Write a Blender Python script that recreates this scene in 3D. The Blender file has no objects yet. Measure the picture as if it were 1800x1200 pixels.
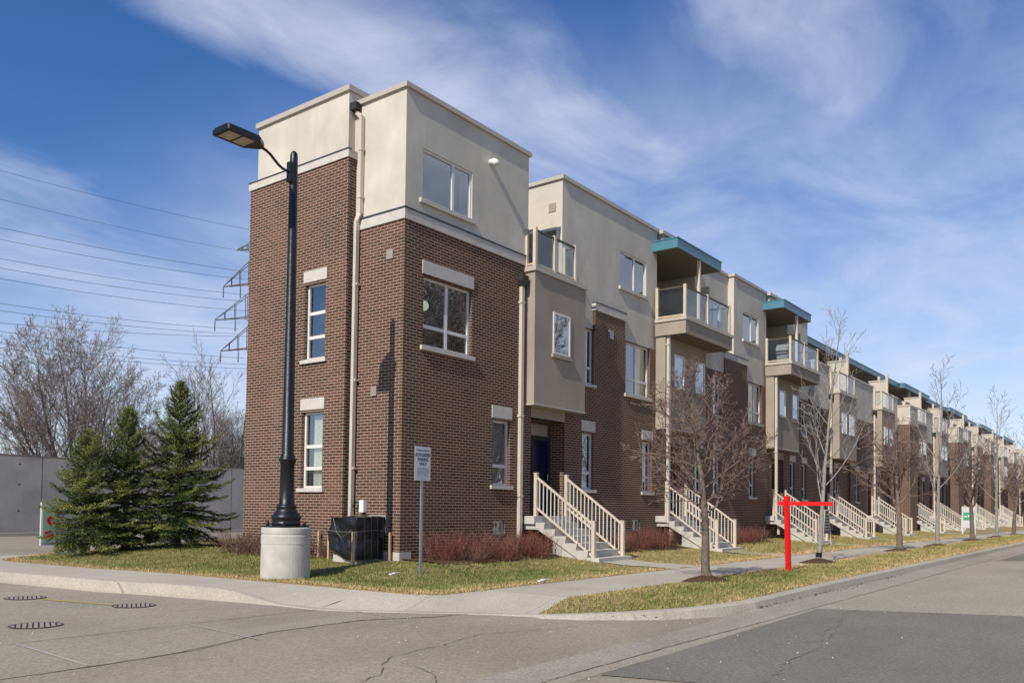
import bpy, math, random
from mathutils import Vector, Matrix, noise
rad = math.radians
scene = bpy.context.scene
COL = scene.collection

# ------------------------------------------------------------------ camera
F_PX, CY_PX = 1482.6, 838.74            # focal length and principal row of the 1800 px wide photograph
YAW, PITCH, ROLL = rad(52.7466), rad(2.07424), rad(0.66028)
CAM = Vector((-13.11, -13.01, 1.16))
cam_d = bpy.data.cameras.new("camera")
cam = bpy.data.objects.new("camera", cam_d)
COL.objects.link(cam)
scene.camera = cam
fw = Vector((math.sin(YAW)*math.cos(PITCH), math.cos(YAW)*math.cos(PITCH), math.sin(PITCH)))
rt = Vector((math.cos(YAW), -math.sin(YAW), 0))
up = rt.cross(fw)
rt, up = rt*math.cos(ROLL)+up*math.sin(ROLL), up*math.cos(ROLL)-rt*math.sin(ROLL)
cam.matrix_world = Matrix(((rt.x, up.x, -fw.x, CAM.x), (rt.y, up.y, -fw.y, CAM.y), (rt.z, up.z, -fw.z, CAM.z), (0, 0, 0, 1)))
cam_d.sensor_width = 36.0
cam_d.lens = F_PX/1800*36
cam_d.shift_y = (CY_PX-600)/1800
cam_d.clip_start = 0.1
cam_d.clip_end = 3000

# ------------------------------------------------------------------ sky and sun
SUN_AZ, SUN_EL = rad(7), rad(40.5)       # the light travels towards +X, turned a little to +Y
world = bpy.data.worlds.new("World")
scene.world = world
world.use_nodes = True
wt = world.node_tree
W = wt.nodes
bg = W['Background']
bg.inputs[1].default_value = 0.10
sky = W.new('ShaderNodeTexSky')
sky.sky_type = 'NISHITA'
sky.sun_disc = False
sky.sun_elevation = SUN_EL
sky.sun_rotation = rad(263)
sky.altitude = 100
sky.air_density = 1.0
sky.dust_density = 0.25
sky.ozone_density = 2.6
def wmath(op, a, b=None, clamp=False):
    n = W.new('ShaderNodeMath'); n.operation = op; n.use_clamp = clamp
    for i, v in enumerate((a, b)):
        if v is None: continue
        if isinstance(v, (int, float)): n.inputs[i].default_value = v
        else: wt.links.new(v, n.inputs[i])
    return n.outputs[0]
def wramp(v, lo, hi, a=0.0, b=1.0):
    n = W.new('ShaderNodeMapRange'); n.interpolation_type = 'SMOOTHSTEP'
    n.inputs[1].default_value = lo; n.inputs[2].default_value = hi
    n.inputs[3].default_value = a; n.inputs[4].default_value = b
    wt.links.new(v, n.inputs[0]); return n.outputs[0]
tc = W.new('ShaderNodeTexCoord')
sp = W.new('ShaderNodeSeparateXYZ'); wt.links.new(tc.outputs['Generated'], sp.inputs[0])
dz = wmath('ADD', wmath('MAXIMUM', sp.outputs[2], 0.0), 0.10)
px_, py_ = wmath('DIVIDE', sp.outputs[0], dz), wmath('DIVIDE', sp.outputs[1], dz)
def wnoise(sx, sy, rot, scale, detail, rough, dist, seed):
    c = W.new('ShaderNodeCombineXYZ'); wt.links.new(px_, c.inputs[0]); wt.links.new(py_, c.inputs[1]); c.inputs[2].default_value = seed
    m = W.new('ShaderNodeMapping'); m.inputs['Rotation'].default_value = (0, 0, rad(rot)); m.inputs['Scale'].default_value = (sx, sy, 1)
    wt.links.new(c.outputs[0], m.inputs[0])
    n = W.new('ShaderNodeTexNoise'); n.inputs['Scale'].default_value = scale; n.inputs['Detail'].default_value = detail
    n.inputs['Roughness'].default_value = rough; n.inputs['Distortion'].default_value = dist
    wt.links.new(m.outputs[0], n.inputs['Vector']); return n.outputs[0]
# a long bank of cirrus, a second one right of it, low streaks to the left; wisps everywhere
wob = wmath('MULTIPLY', wmath('SUBTRACT', wnoise(1, 1, 0, 1.3, 3, .5, 0, 2.0), .5), .9)
band = wmath('ADD', wmath('SUBTRACT', py_, wmath('MULTIPLY', px_, .13)), wob)
b1 = wmath('MULTIPLY', wramp(band, .52, .86), wramp(band, 1.28, .95))
b2 = wmath('MULTIPLY', wramp(band, -.05, .18), wramp(band, .52, .28))
b3 = wramp(band, 1.45, 2.3)
b4 = wmath('MULTIPLY', wramp(py_, -.05, -.6), wramp(px_, .15, .9))   # a veil of cloud down the road behind the photographer
clear = wmath('ADD', wmath('MAXIMUM', wmath('MULTIPLY', wramp(py_, .1, -.4), wramp(px_, .6, -.2)), wramp(px_, .05, -.4)), wmath('MULTIPLY', wmath('MULTIPLY', wramp(band, 1.12, 1.35), wramp(py_, 2.15, 1.75)), .52))   # clear sky on the sunny side
bias = wmath('ADD', wmath('MULTIPLY', b1, .27), wmath('ADD', wmath('MULTIPLY', b2, .20), wmath('ADD', wmath('MULTIPLY', b3, .13), wmath('SUBTRACT', wmath('MULTIPLY', b4, .42), wmath('MULTIPLY', clear, .35)))))
fine = wnoise(.85, 1.25, 12, 2.1, 12, .60, .5, 5.0)
big = wnoise(.6, 1.1, 15, 0.9, 4, .5, .4, 11.0)
dens = wmath('ADD', wmath('ADD', wmath('MULTIPLY', fine, .75), wmath('MULTIPLY', big, .35)), bias)
mask = wramp(dens, .49, 1.14)
lowhaze = wramp(sp.outputs[2], .34, .0, 0, .48)
veil = wmath('MULTIPLY', wmath('MULTIPLY', wramp(px_, .75, 1.7), wramp(sp.outputs[2], .62, .30)), wramp(fine, .25, .75, .18, .62))
mask = wmath('MAXIMUM', mask, veil)
mask = wmath('MINIMUM', wmath('ADD', wmath('MULTIPLY', mask, .92), wmath('MULTIPLY', lowhaze, wmath('SUBTRACT', 1.0, mask))), 1.0)
hsv = W.new('ShaderNodeHueSaturation'); hsv.inputs['Hue'].default_value = .512; hsv.inputs['Saturation'].default_value = 1.30; hsv.inputs['Value'].default_value = 1.30
wt.links.new(sky.outputs[0], hsv.inputs['Color'])
mixc = W.new('ShaderNodeMix'); mixc.data_type = 'RGBA'
wt.links.new(mask, mixc.inputs[0]); wt.links.new(hsv.outputs[0], mixc.inputs[6])
mixc.inputs[7].default_value = (7.3, 7.75, 9.4, 1)
wt.links.new(mixc.outputs[2], bg.inputs[0])

sun_d = bpy.data.lights.new("sun", 'SUN')
sun_d.energy = 4.75
sun_d.angle = rad(0.53)
sun_d.color = (1.0, 0.945, 0.85)
sun = bpy.data.objects.new("sun", sun_d)
COL.objects.link(sun)
sdir = Vector((math.cos(SUN_AZ)*math.cos(SUN_EL), math.sin(SUN_AZ)*math.cos(SUN_EL), -math.sin(SUN_EL)))
sun.rotation_euler = sdir.to_track_quat('-Z', 'Y').to_euler()
sun.location = (-40, -10, 40)
vs = scene.view_settings
vs.view_transform = 'Standard'; vs.look = 'None'; vs.exposure = 0.0; vs.gamma = 1.0; vs.use_curve_mapping = False

# ------------------------------------------------------------------ materials
MATS = {}
class NT:
    """small helper round one material's node tree"""
    def __init__(s, name):
        s.m = bpy.data.materials.new(name); s.m.use_nodes = True; MATS[name] = s.m
        s.t = s.m.node_tree; s.N = s.t.nodes; s.b = s.N['Principled BSDF']; s.out = s.N['Material Output']
        s.tc = s.N.new('ShaderNodeTexCoord')
    def new(s, k): return s.N.new('ShaderNode'+k)
    def l(s, a, b): s.t.links.new(a, b)
    def noise(s, scale, detail=4, rough=.55, coord='Object', scl=(1, 1, 1), dist=0):
        m = s.new('Mapping'); m.inputs['Scale'].default_value = scl; s.l(s.tc.outputs[coord], m.inputs[0])
        n = s.new('TexNoise'); n.inputs['Scale'].default_value = scale; n.inputs['Detail'].default_value = detail
        n.inputs['Roughness'].default_value = rough; n.inputs['Distortion'].default_value = dist
        s.l(m.outputs[0], n.inputs['Vector']); return n.outputs[0]
    def ramp(s, v, lo, hi, a=0., b=1.):
        n = s.new('MapRange'); n.inputs[1].default_value = lo; n.inputs[2].default_value = hi
        n.inputs[3].default_value = a; n.inputs[4].default_value = b; s.l(v, n.inputs[0]); return n.outputs[0]
    def mix(s, f, a, b, mode='MIX'):
        n = s.new('Mix'); n.data_type = 'RGBA'; n.blend_type = mode
        for v, i in ((f, 0), (a, 6), (b, 7)):
            if isinstance(v, (int, float)): n.inputs[i].default_value = v
            elif isinstance(v, (tuple, list)): n.inputs[i].default_value = (*v[:3], 1)
            else: s.l(v, n.inputs[i])
        return n.outputs[2]
    def math(s, op, a, b=0.):
        n = s.new('Math'); n.operation = op
        for i, v in enumerate((a, b)):
            if isinstance(v, (int, float)): n.inputs[i].default_value = v
            else: s.l(v, n.inputs[i])
        return n.outputs[0]
    def bump(s, h, strength=.3, dist=.01):
        n = s.new('Bump'); n.inputs['Strength'].default_value = strength; n.inputs['Distance'].default_value = dist
        s.l(h, n.inputs['Height']); s.l(n.outputs[0], s.b.inputs['Normal'])
    def base(s, c):
        if isinstance(c, (tuple, list)): s.b.inputs['Base Color'].default_value = (*c[:3], 1)
        else: s.l(c, s.b.inputs['Base Color'])
    def set(s, rough=.8, metal=0., spec=.3):
        s.b.inputs['Roughness'].default_value = rough; s.b.inputs['Metallic'].default_value = metal
        s.b.inputs['Specular IOR Level'].default_value = spec

def mk_plain(name, c, rough=.7, metal=0., var=.15, scale=3., spec=.3, streak=None, bumps=None):
    t = NT(name); t.set(rough, metal, spec)
    v = t.noise(scale, 6, .6)
    d = tuple(x*(1-var) for x in c); e = tuple(min(1, x*(1+var)) for x in c)
    col = t.mix(t.ramp(v, .3, .7), d, e)
    if streak:                                            # weather streaks running down
        st = t.noise(1., 6, .7, scl=(1.3, 1.3, .30), dist=.6); bl = t.noise(.45, 5, .6)
        col = t.mix(t.math('MULTIPLY', t.ramp(st, .42, .78, 0, streak), t.ramp(bl, .3, .65)), col, tuple(x*k for x, k in zip(c, (.58, .60, .60))))
    t.base(col)
    if bumps: t.bump(t.noise(bumps[0], 5, .6), bumps[1], bumps[2])
    return t.m

def mk_brick(name, c1, c2, mortar, uvc='UV'):
    t = NT(name); t.set(.85, 0, .2)
    b = t.new('TexBrick'); b.offset = .5; b.squash = 1
    b.inputs['Scale'].default_value = 1; b.inputs['Brick Width'].default_value = .215; b.inputs['Row Height'].default_value = .0675
    b.inputs['Mortar Size'].default_value = .0075; b.inputs['Mortar Smooth'].default_value = .1; b.inputs['Bias'].default_value = -.1
    t.l(t.tc.outputs[uvc], b.inputs['Vector'])
    n1 = t.noise(.8, 5, .6); n2 = t.noise(9, 3, .6)
    k = t.ramp(n1, .3, .7, .74, 1.22)
    def sc(c):
        m = t.new('Mix'); m.data_type = 'RGBA'; m.blend_type = 'MULTIPLY'; m.inputs[0].default_value = 1
        m.inputs[6].default_value = (*c, 1); cc = t.new('CombineColor')
        for i in range(3): t.l(k, cc.inputs[i])
        t.l(cc.outputs[0], m.inputs[7]); return m.outputs[2]
    t.l(sc(c1), b.inputs['Color1']); t.l(sc(c2), b.inputs['Color2'])
    t.l(t.mix(t.ramp(n2, .3, .7), tuple(x*.86 for x in mortar), mortar), b.inputs['Mortar'])
    t.base(b.outputs['Color'])
    inv = t.math('SUBTRACT', 1., b.outputs['Fac'])
    t.bump(t.math('ADD', inv, t.math('MULTIPLY', t.noise(60, 3, .6), .25)), .5, .006)
    return t.m

mk_brick('brick', (.122, .054, .032), (.064, .032, .022), (.41, .32, .24))
mk_plain('stucco', (.575, .525, .43), .9, 0, .15, .9, .15, .60, (180, .25, .004))
mk_plain('stucco_tan', (.345, .29, .225), .9, 0, .15, .9, .15, .55, (180, .25, .004))
mk_plain('stone', (.55, .50, .43), .85, 0, .10, 4, .2, .15, (90, .2, .004))
mk_plain('cap_metal', (.47, .42, .34), .5, .1, .06, 2, .4)
mk_plain('dark_flashing', (.045, .06, .07), .5, .2, .1)
mk_plain('frame_white', (.70, .67, .62), .45, 0, .04, 3, .4)
mk_plain('downpipe_tan', (.60, .52, .42), .4, .1, .05, 2, .4, .12)
mk_plain('hopper_dark', (.04, .04, .04), .5, .2)
mk_plain('teal_metal', (.085, .215, .27), .4, .1, .06, 2, .4, .12)
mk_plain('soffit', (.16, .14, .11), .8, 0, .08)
mk_plain('door_navy', (.006, .010, .030), .35, 0, .1)
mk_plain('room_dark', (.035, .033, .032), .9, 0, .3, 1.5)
mk_plain('blind', (.38, .36, .32), .8, 0, .05)
mk_plain('rail_tan', (.58, .485, .37), .5, 0, .08, 4, .35, .12)
mk_plain('picket_grey', (.60, .57, .50), .5, 0, .05)
mk_plain('rail_brown', (.10, .075, .06), .5, 0, .1)
mk_plain('step_concrete', (.50, .47, .41), .9, 0, .16, 3, .2, .22, (40, .4, .006))
mk_plain('wall_concrete', (.62, .56, .47), .9, 0, .16, .7, .2, .55, (12, .3, .02))
mk_plain('wood_stake', (.58, .38, .22), .8, 0, .18, 8)
mk_plain('black_iron', (.012, .013, .016), .38, .3, .5, 3, .5, None, (14, .5, .01))
mk_plain('galv', (.42, .45, .48), .35, .7, .12, 6)
mk_plain('vent_grey', (.30, .25, .21), .8, 0, .1)
mk_plain('white_plastic', (.78, .76, .72), .5, 0, .04)
mk_plain('meter_grey', (.33, .35, .35), .5, .2, .1)
mk_plain('black_wrap', (.008, .008, .009), .42, 0, .4, 5, .5, None, (4.5, .8, .08))
mk_plain('twine', (.22, .22, .15), .8)
mk_plain('red_paint', (.75, .012, .012), .4, 0, .06)
mk_plain('sign_white', (.56, .56, .58), .5, 0, .05)
mk_plain('sign_text', (.03, .03, .035), .6)
mk_plain('sign_grey', (.33, .33, .34), .6)
mk_plain('sign_green', (.04, .33, .16), .5)
mk_plain('mail_green', (.40, .52, .40), .5, 0, .06)
mk_plain('board_grey', (.10, .10, .105), .7, 0, .15, 6)
mk_plain('lens_glass', (.42, .33, .22), .15, .2, .3, 14, .6)
mk_plain('steel_lattice', (.085, .10, .11), .6, .4, .1)
mk_plain('rust_lattice', (.10, .062, .045), .7, .2, .2)
mk_plain('wire', (.10, .10, .12), .6, .3)
mk_plain('insulator', (.10, .11, .12), .4)
mk_plain('deck_wood', (.50, .27, .10), .7, 0, .15, 5)
mk_plain('bark_brown', (.19, .132, .108), .9, 0, .3, 9, .15, None, (30, .6, .01))
mk_plain('bark_trunk', (.17, .13, .10), .9, 0, .35, 14, .15, None, (30, .8, .012))
mk_plain('bark_grey', (.27, .25, .225), .85, 0, .25, 9, .15, None, (30, .5, .01))
mk_plain('bark_dark', (.15, .11, .09), .9, 0, .3, 5)
mk_plain('bark_pale', (.25, .20, .165), .9, 0, .25, 5)
mk_plain('dogwood', (.185, .070, .046), .7, 0, .5, 14)
mk_plain('dogwood_brown', (.155, .082, .056), .7, 0, .5, 14)
mk_plain('mulch', (.10, .058, .038), .95, 0, .5, 25, .1, None, (40, 1., .03))
mk_plain('litter_white', (.75, .74, .72), .7)
mk_plain('grate_iron', (.035, .027, .024), .7, .3, .3, 20)
mk_plain('rim_iron', (.11, .088, .075), .7, .3, .3, 20)
mk_plain('yellow_paint', (.42, .30, .10), .8, 0, .3, 30)
mk_plain('paint_worn', (.40, .365, .32), .9, 0, .2, 30)
mk_plain('crack', (.18, .157, .128), .95, 0, .3, 20)
mk_plain('bbq_steel', (.5, .5, .5), .35, .5, .1)
mk_plain('curtain', (.86, .84, .78), .9, 0, .05)

# window glass: mirrors the sky by Fresnel, lets a darkened room show through
t = NT('glass')
for n in list(t.N):
    if n.type == 'BSDF_PRINCIPLED': t.N.remove(n)
gl = t.new('BsdfGlossy'); gl.inputs['Roughness'].default_value = .01; gl.inputs['Color'].default_value = (.93, .96, .96, 1)
gn = t.new('Bump'); gn.inputs['Strength'].default_value = .035; gn.inputs['Distance'].default_value = .05
t.l(t.noise(1.6, 2, .5), gn.inputs['Height']); t.l(gn.outputs[0], gl.inputs['Normal'])
tr = t.new('BsdfTransparent'); tr.inputs['Color'].default_value = (.78, .82, .80, 1)
fr = t.new('LayerWeight'); fr.inputs['Blend'].default_value = .5
mx = t.new('MixShader'); t.l(t.ramp(t.math('POWER', fr.outputs['Facing'], 4.), 0, 1, .26, 1.0), mx.inputs[0]); t.l(tr.outputs[0], mx.inputs[1]); t.l(gl.outputs[0], mx.inputs[2])
t.l(mx.outputs[0], t.out.inputs['Surface'])
# balcony glass, clearer
t = NT('rail_glass')
for n in list(t.N):
    if n.type == 'BSDF_PRINCIPLED': t.N.remove(n)
gl = t.new('BsdfGlossy'); gl.inputs['Roughness'].default_value = .01; gl.inputs['Color'].default_value = (.9, .95, 1, 1)
tr = t.new('BsdfTransparent'); tr.inputs['Color'].default_value = (.74, .80, .82, 1)
fr = t.new('LayerWeight'); fr.inputs['Blend'].default_value = .5
mx = t.new('MixShader'); t.l(t.ramp(t.math('POWER', fr.outputs['Facing'], 4.5), 0, 1, .08, .95), mx.inputs[0]); t.l(tr.outputs[0], mx.inputs[1]); t.l(gl.outputs[0], mx.inputs[2])
t.l(mx.outputs[0], t.out.inputs['Surface'])

def mk_ground(name, dark, light, spots=None, big=.35, fine=55, joints=None, bump=.5, speck=.85):
    t = NT(name); t.set(.92, 0, .15)
    a = t.noise(big, 6, .6); f = t.noise(fine, 3, .7)
    col = t.mix(t.ramp(a, .3, .7), dark, light)
    col = t.mix(t.ramp(f, .35, .65, 0, .75), t.mix(1., col, (.80, .80, .79), 'MULTIPLY'), t.mix(1., col, (1.32, 1.30, 1.26), 'MULTIPLY'))
    gr = t.noise(26, 4, .8); col = t.mix(t.ramp(gr, .40, .60, .425-speck/2, .425+speck/2), t.mix(1., col, (.78, .78, .78), 'MULTIPLY'), t.mix(1., col, (1.22, 1.22, 1.2), 'MULTIPLY'))
    st = t.noise(.5, 6, .65, scl=(.35, 1.6, 1), dist=.4)
    col = t.mix(t.ramp(st, .50, .72, 0, .34), col, tuple(x*.62 for x in dark))
    if spots: col = t.mix(t.ramp(t.noise(spots, 2, .6), .66, .72, 0, .55), col, tuple(min(1, x*1.5) for x in light))
    if joints:
        s = t.new('SeparateXYZ'); t.l(t.tc.outputs['Object'], s.inputs[0])
        for ax, per, wid in joints:
            m = t.math('ABSOLUTE', t.math('SUBTRACT', t.math('FRACT', t.math('DIVIDE', t.math('ADD', s.outputs[ax], 1000.), per)), .5))
            col = t.mix(t.math('MULTIPLY', t.math('LESS_THAN', m, wid/per/2), .55), col, tuple(x*.35 for x in dark))
    t.base(col); t.bump(t.math('ADD', f, t.math('MULTIPLY', a, .5)), bump, .012)
    return t.m
mk_ground('asphalt', (.265, .230, .174), (.342, .299, .230), 30)
mk_ground('asphalt_dark', (.180, .170, .143), (.217, .206, .175), 32, .5, 70)
mk_ground('asphalt_light', (.318, .281, .224), (.378, .337, .272), 30)
mk_ground('gutter', (.29, .255, .212), (.36, .32, .27), 30, .8, 60)
mk_ground('drive_concrete', (.288, .251, .194), (.353, .311, .244), 40, .5, 60)
mk_ground('sidewalk', (.41, .36, .295), (.49, .435, .36), None, .6, 45, ((0, 1.55, .014),), .3, .2)
mk_ground('sidewalk_side', (.41, .36, .295), (.49, .435, .36), None, .6, 45, ((1, 1.55, .014),), .3, .2)
mk_ground('kerb', (.385, .345, .28), (.47, .42, .34), None, 1.2, 40, ((0, 3.0, .012),), .3, .25)
mk_ground('far_ground', (.10, .095, .06), (.15, .13, .085), None, .05, 3)
# lawn: straw-yellow wear in green
def mk_lawn(name):
    t = NT(name); t.set(.95, 0, .05)
    a = t.noise(.55, 6, .65); f = t.noise(22, 4, .7)
    g = t.mix(t.ramp(f, .3, .7), (.095, .108, .030), (.185, .185, .062))
    y = t.mix(t.ramp(f, .3, .7), (.25, .175, .075), (.42, .31, .155))
    at = t.new('Attribute'); at.attribute_name = 'straw'
    t.base(t.mix(t.ramp(t.math('ADD', a, at.outputs['Fac']), .42, .75), g, y))
    t.bump(f, 1., .04); return t.m
mk_lawn('lawn')
def mk_attr(name, cols, rough=.7, attr='tone', trans=0.):
    t = NT(name); t.set(rough, 0, .15)
    at = t.new('Attribute'); at.attribute_name = attr
    r = t.new('ValToRGB'); e = r.color_ramp.elements
    e[0].position = 0; e[0].color = (*cols[0], 1); e[1].position = 1; e[1].color = (*cols[-1], 1)
    for i, c in enumerate(cols[1:-1]):
        k = e.new((i+1)/(len(cols)-1)); k.color = (*c, 1)
    t.l(at.outputs['Fac'], r.inputs[0]); t.base(r.outputs[0])
    return t.m
mk_attr('grass_blade', [(.085, .125, .024), (.20, .235, .06), (.47, .36, .155), (.66, .46, .24)])
mk_attr('needles', [(.026, .044, .016), (.075, .105, .028), (.165, .185, .048), (.28, .265, .075)], .6)

# ------------------------------------------------------------------ mesh helpers
class MB:
    def __init__(s): s.v = []; s.f = []; s.a = []
    def quad(s, a, b, c, d):
        i = len(s.v); s.v += [a, b, c, d]; s.f.append((i, i+1, i+2, i+3))
    def tri(s, a, b, c, tone=None):
        i = len(s.v); s.v += [a, b, c]; s.f.append((i, i+1, i+2))
        if tone is not None: s.a += [tone]*3
    def box(s, x0, x1, y0, y1, z0, z1):
        x0, x1 = sorted((x0, x1)); y0, y1 = sorted((y0, y1)); z0, z1 = sorted((z0, z1))
        i = len(s.v)
        s.v += [(x0, y0, z0), (x1, y0, z0), (x1, y1, z0), (x0, y1, z0), (x0, y0, z1), (x1, y0, z1), (x1, y1, z1), (x0, y1, z1)]
        for q in ((0, 3, 2, 1), (4, 5, 6, 7), (0, 1, 5, 4), (1, 2, 6, 5), (2, 3, 7, 6), (3, 0, 4, 7)): s.f.append(tuple(i+k for k in q))
        return s
    def prism(s, poly, axis, a, b):
        """extrude a 2-D outline along an axis (0: outline in y,z; 1: outline in x,z; 2: outline in x,y)"""
        n = len(poly); i = len(s.v)
        for t in (a, b):
            for p, q in poly: s.v.append(((t, p, q), (p, t, q), (p, q, t))[axis])
        s.f.append(tuple(i+k for k in range(n))[::-1]); s.f.append(tuple(i+n+k for k in range(n)))
        for k in range(n): s.f.append((i+k, i+(k+1) % n, i+n+(k+1) % n, i+n+k))
        return s
    def tube(s, pts, rs, n=5, caps=False):
        pts = [Vector(p) for p in pts]
        if not isinstance(rs, (list, tuple)): rs = [rs]*len(pts)
        base = len(s.v); u = None
        for k, p in enumerate(pts):
            d = (pts[min(k+1, len(pts)-1)]-pts[max(k-1, 0)])
            d = d.normalized() if d.length > 1e-9 else Vector((0, 0, 1))
            if u is None:
                u = d.cross(Vector((0, 0, 1)));
                if u.length < .05: u = d.cross(Vector((1, 0, 0)))
                u.normalize()
            else:
                u = (u-d*u.dot(d))
                u = u.normalized() if u.length > 1e-6 else d.orthogonal().normalized()
            w = d.cross(u)
            for j in range(n):
                a = 2*math.pi*j/n
                s.v.append(tuple(p+(u*math.cos(a)+w*math.sin(a))*rs[k]))
        for k in range(len(pts)-1):
            for j in range(n):
                s.f.append((base+k*n+j, base+k*n+(j+1) % n, base+(k+1)*n+(j+1) % n, base+(k+1)*n+j))
        if caps:
            s.f.append(tuple(base+j for j in range(n))[::-1]); e = base+(len(pts)-1)*n
            s.f.append(tuple(e+j for j in range(n)))
        return s
    def lathe(s, prof, cx, cy, n=32):
        """prof: list of (radius, z), bottom to top"""
        base = len(s.v)
        for r, z in prof:
            for j in range(n):
                a = 2*math.pi*j/n; s.v.append((cx+r*math.cos(a), cy+r*math.sin(a), z))
        for k in range(len(prof)-1):
            for j in range(n): s.f.append((base+k*n+j, base+k*n+(j+1) % n, base+(k+1)*n+(j+1) % n, base+(k+1)*n+j))
        s.f.append(tuple(base+j for j in range(n))[::-1]); e = base+(len(prof)-1)*n
        s.f.append(tuple(e+j for j in range(n)))
        return s
    def bar(s, a, b, w, h=None):
        """square bar from a to b"""
        h = h or w; a, b = Vector(a), Vector(b); d = (b-a).normalized()
        u = d.cross(Vector((0, 0, 1)))
        u = u.normalized() if u.length > .01 else Vector((1, 0, 0))
        v = u.cross(d); i = len(s.v)
        for p in (a, b):
            for su, sv in ((-1, -1), (1, -1), (1, 1), (-1, 1)): s.v.append(tuple(p+u*su*w/2+v*sv*h/2))
        for q in ((3, 2, 1, 0), (4, 5, 6, 7), (0, 1, 5, 4), (1, 2, 6, 5), (2, 3, 7, 6), (3, 0, 4, 7)): s.f.append(tuple(i+k for k in q))
        return s

def smooth(t): t = max(0., min(1., t)); return t*t*(3-2*t)
ORIGIN = {}
def org(o): return ORIGIN.get(o.name, (0., 0., 0.)) if o else (0., 0., 0.)
def mk(name, mb, mat, parent=None, smooth=False, at=None, attr=None):
    """link one mesh object; vertices are given in the frame of the whole scene"""
    o0 = at or org(parent)
    me = bpy.data.meshes.new(name)
    v = mb.v
    if any(o0): v = [(p[0]-o0[0], p[1]-o0[1], p[2]-o0[2]) for p in v]
    me.from_pydata(v, [], mb.f)
    if len(mb.f) < 60000:
        uv = me.uv_layers.new(name='UVMap').data
        for p in me.polygons:                            # metre-scale box mapping
            n = p.normal; ax = 2 if abs(n.z) > .7 else (0 if abs(n.x) > abs(n.y) else 1)
            for li in p.loop_indices:
                c = mb.v[me.loops[li].vertex_index]
                uv[li].uv = (c[0], c[1]) if ax == 2 else ((c[1]+.11, c[2]) if ax == 0 else (c[0], c[2]))
    if attr:
        a = me.attributes.new(attr, 'FLOAT', 'POINT'); a.data.foreach_set('value', mb.a)
    me.materials.append(MATS[mat])
    if smooth: me.polygons.foreach_set('use_smooth', [True]*len(me.polygons))
    o = bpy.data.objects.new(name, me); COL.objects.link(o)
    if parent: o.parent = parent
    elif at: o.location = at
    ORIGIN[o.name] = o0 if (parent or at) else (0., 0., 0.)
    return o
def thing(name, label, cat, loc, group=None):
    o = bpy.data.objects.new(name, None); COL.objects.link(o); o.location = loc; o.empty_display_size = .2
    ORIGIN[o.name] = tuple(loc); o['label'] = label; o['category'] = cat
    if group: o['group'] = group
    return o
def tag(o, label, cat, group=None):
    o['label'] = label; o['category'] = cat
    if group: o['group'] = group
    return o
def struct(name, mb, mat, **k):
    o = mk(name, mb, mat, **k); o['kind'] = 'structure'; return o
KIDS = {}
def copy_tree(o, parent=None, depth=0):
    c = o.copy(); COL.objects.link(c)
    ORIGIN[c.name] = org(o)
    if parent: c.parent = parent
    for ch in KIDS.get(o.name) or o.children: copy_tree(ch, c, depth+1)
    return c
def dup(root, loc, label, rz=0, scale=None):
    kids = {}
    def rec(o): kids[o.name] = list(o.children); [rec(c) for c in kids[o.name]]
    rec(root); KIDS.clear(); KIDS.update(kids)
    c = copy_tree(root); c.location = loc; c.rotation_euler = (0, 0, rz); c['label'] = label
    if scale: c.scale = scale
    ORIGIN[c.name] = tuple(loc); return c

# a wall frame: ('y', Y) faces -Y with u = x ; ('x', X) faces -X with u = y ; n is the distance out of the face
def fpt(fr, u, z, n): return (u, fr[1]-n, z) if fr[0] == 'y' else (fr[1]-n, u, z)
def fbox(mb, fr, u0, u1, z0, z1, n0, n1):
    if fr[0] == 'y': mb.box(u0, u1, fr[1]-n0, fr[1]-n1, z0, z1)
    else: mb.box(fr[1]-n0, fr[1]-n1, u0, u1, z0, z1)
def wall(mb, fr, u0, u1, z0, z1, holes=(), depth=.42):
    us = sorted({u0, u1, *[h[0] for h in holes], *[h[1] for h in holes]}); zs = sorted({z0, z1, *[h[2] for h in holes], *[h[3] for h in holes]})
    us = [u for u in us if u0-1e-6 <= u <= u1+1e-6]; zs = [z for z in zs if z0-1e-6 <= z <= z1+1e-6]
    for a, b in zip(us, us[1:]):
        for c, d in zip(zs, zs[1:]):
            um, zm = (a+b)/2, (c+d)/2
            if any(h[0] < um < h[1] and h[2] < zm < h[3] for h in holes): continue
            mb.quad(fpt(fr, a, c, 0), fpt(fr, b, c, 0), fpt(fr, b, d, 0), fpt(fr, a, d, 0))
    for h in holes:
        a, b, c, d = h[:4]; dp = h[4] if len(h) > 4 else depth
        for (p, q) in (((a, c), (a, d)), ((a, d), (b, d)), ((b, d), (b, c)), ((b, c), (a, c))):
            mb.quad(fpt(fr, *p, 0), fpt(fr, *q, 0), fpt(fr, *q, -dp), fpt(fr, *p, -dp))

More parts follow.
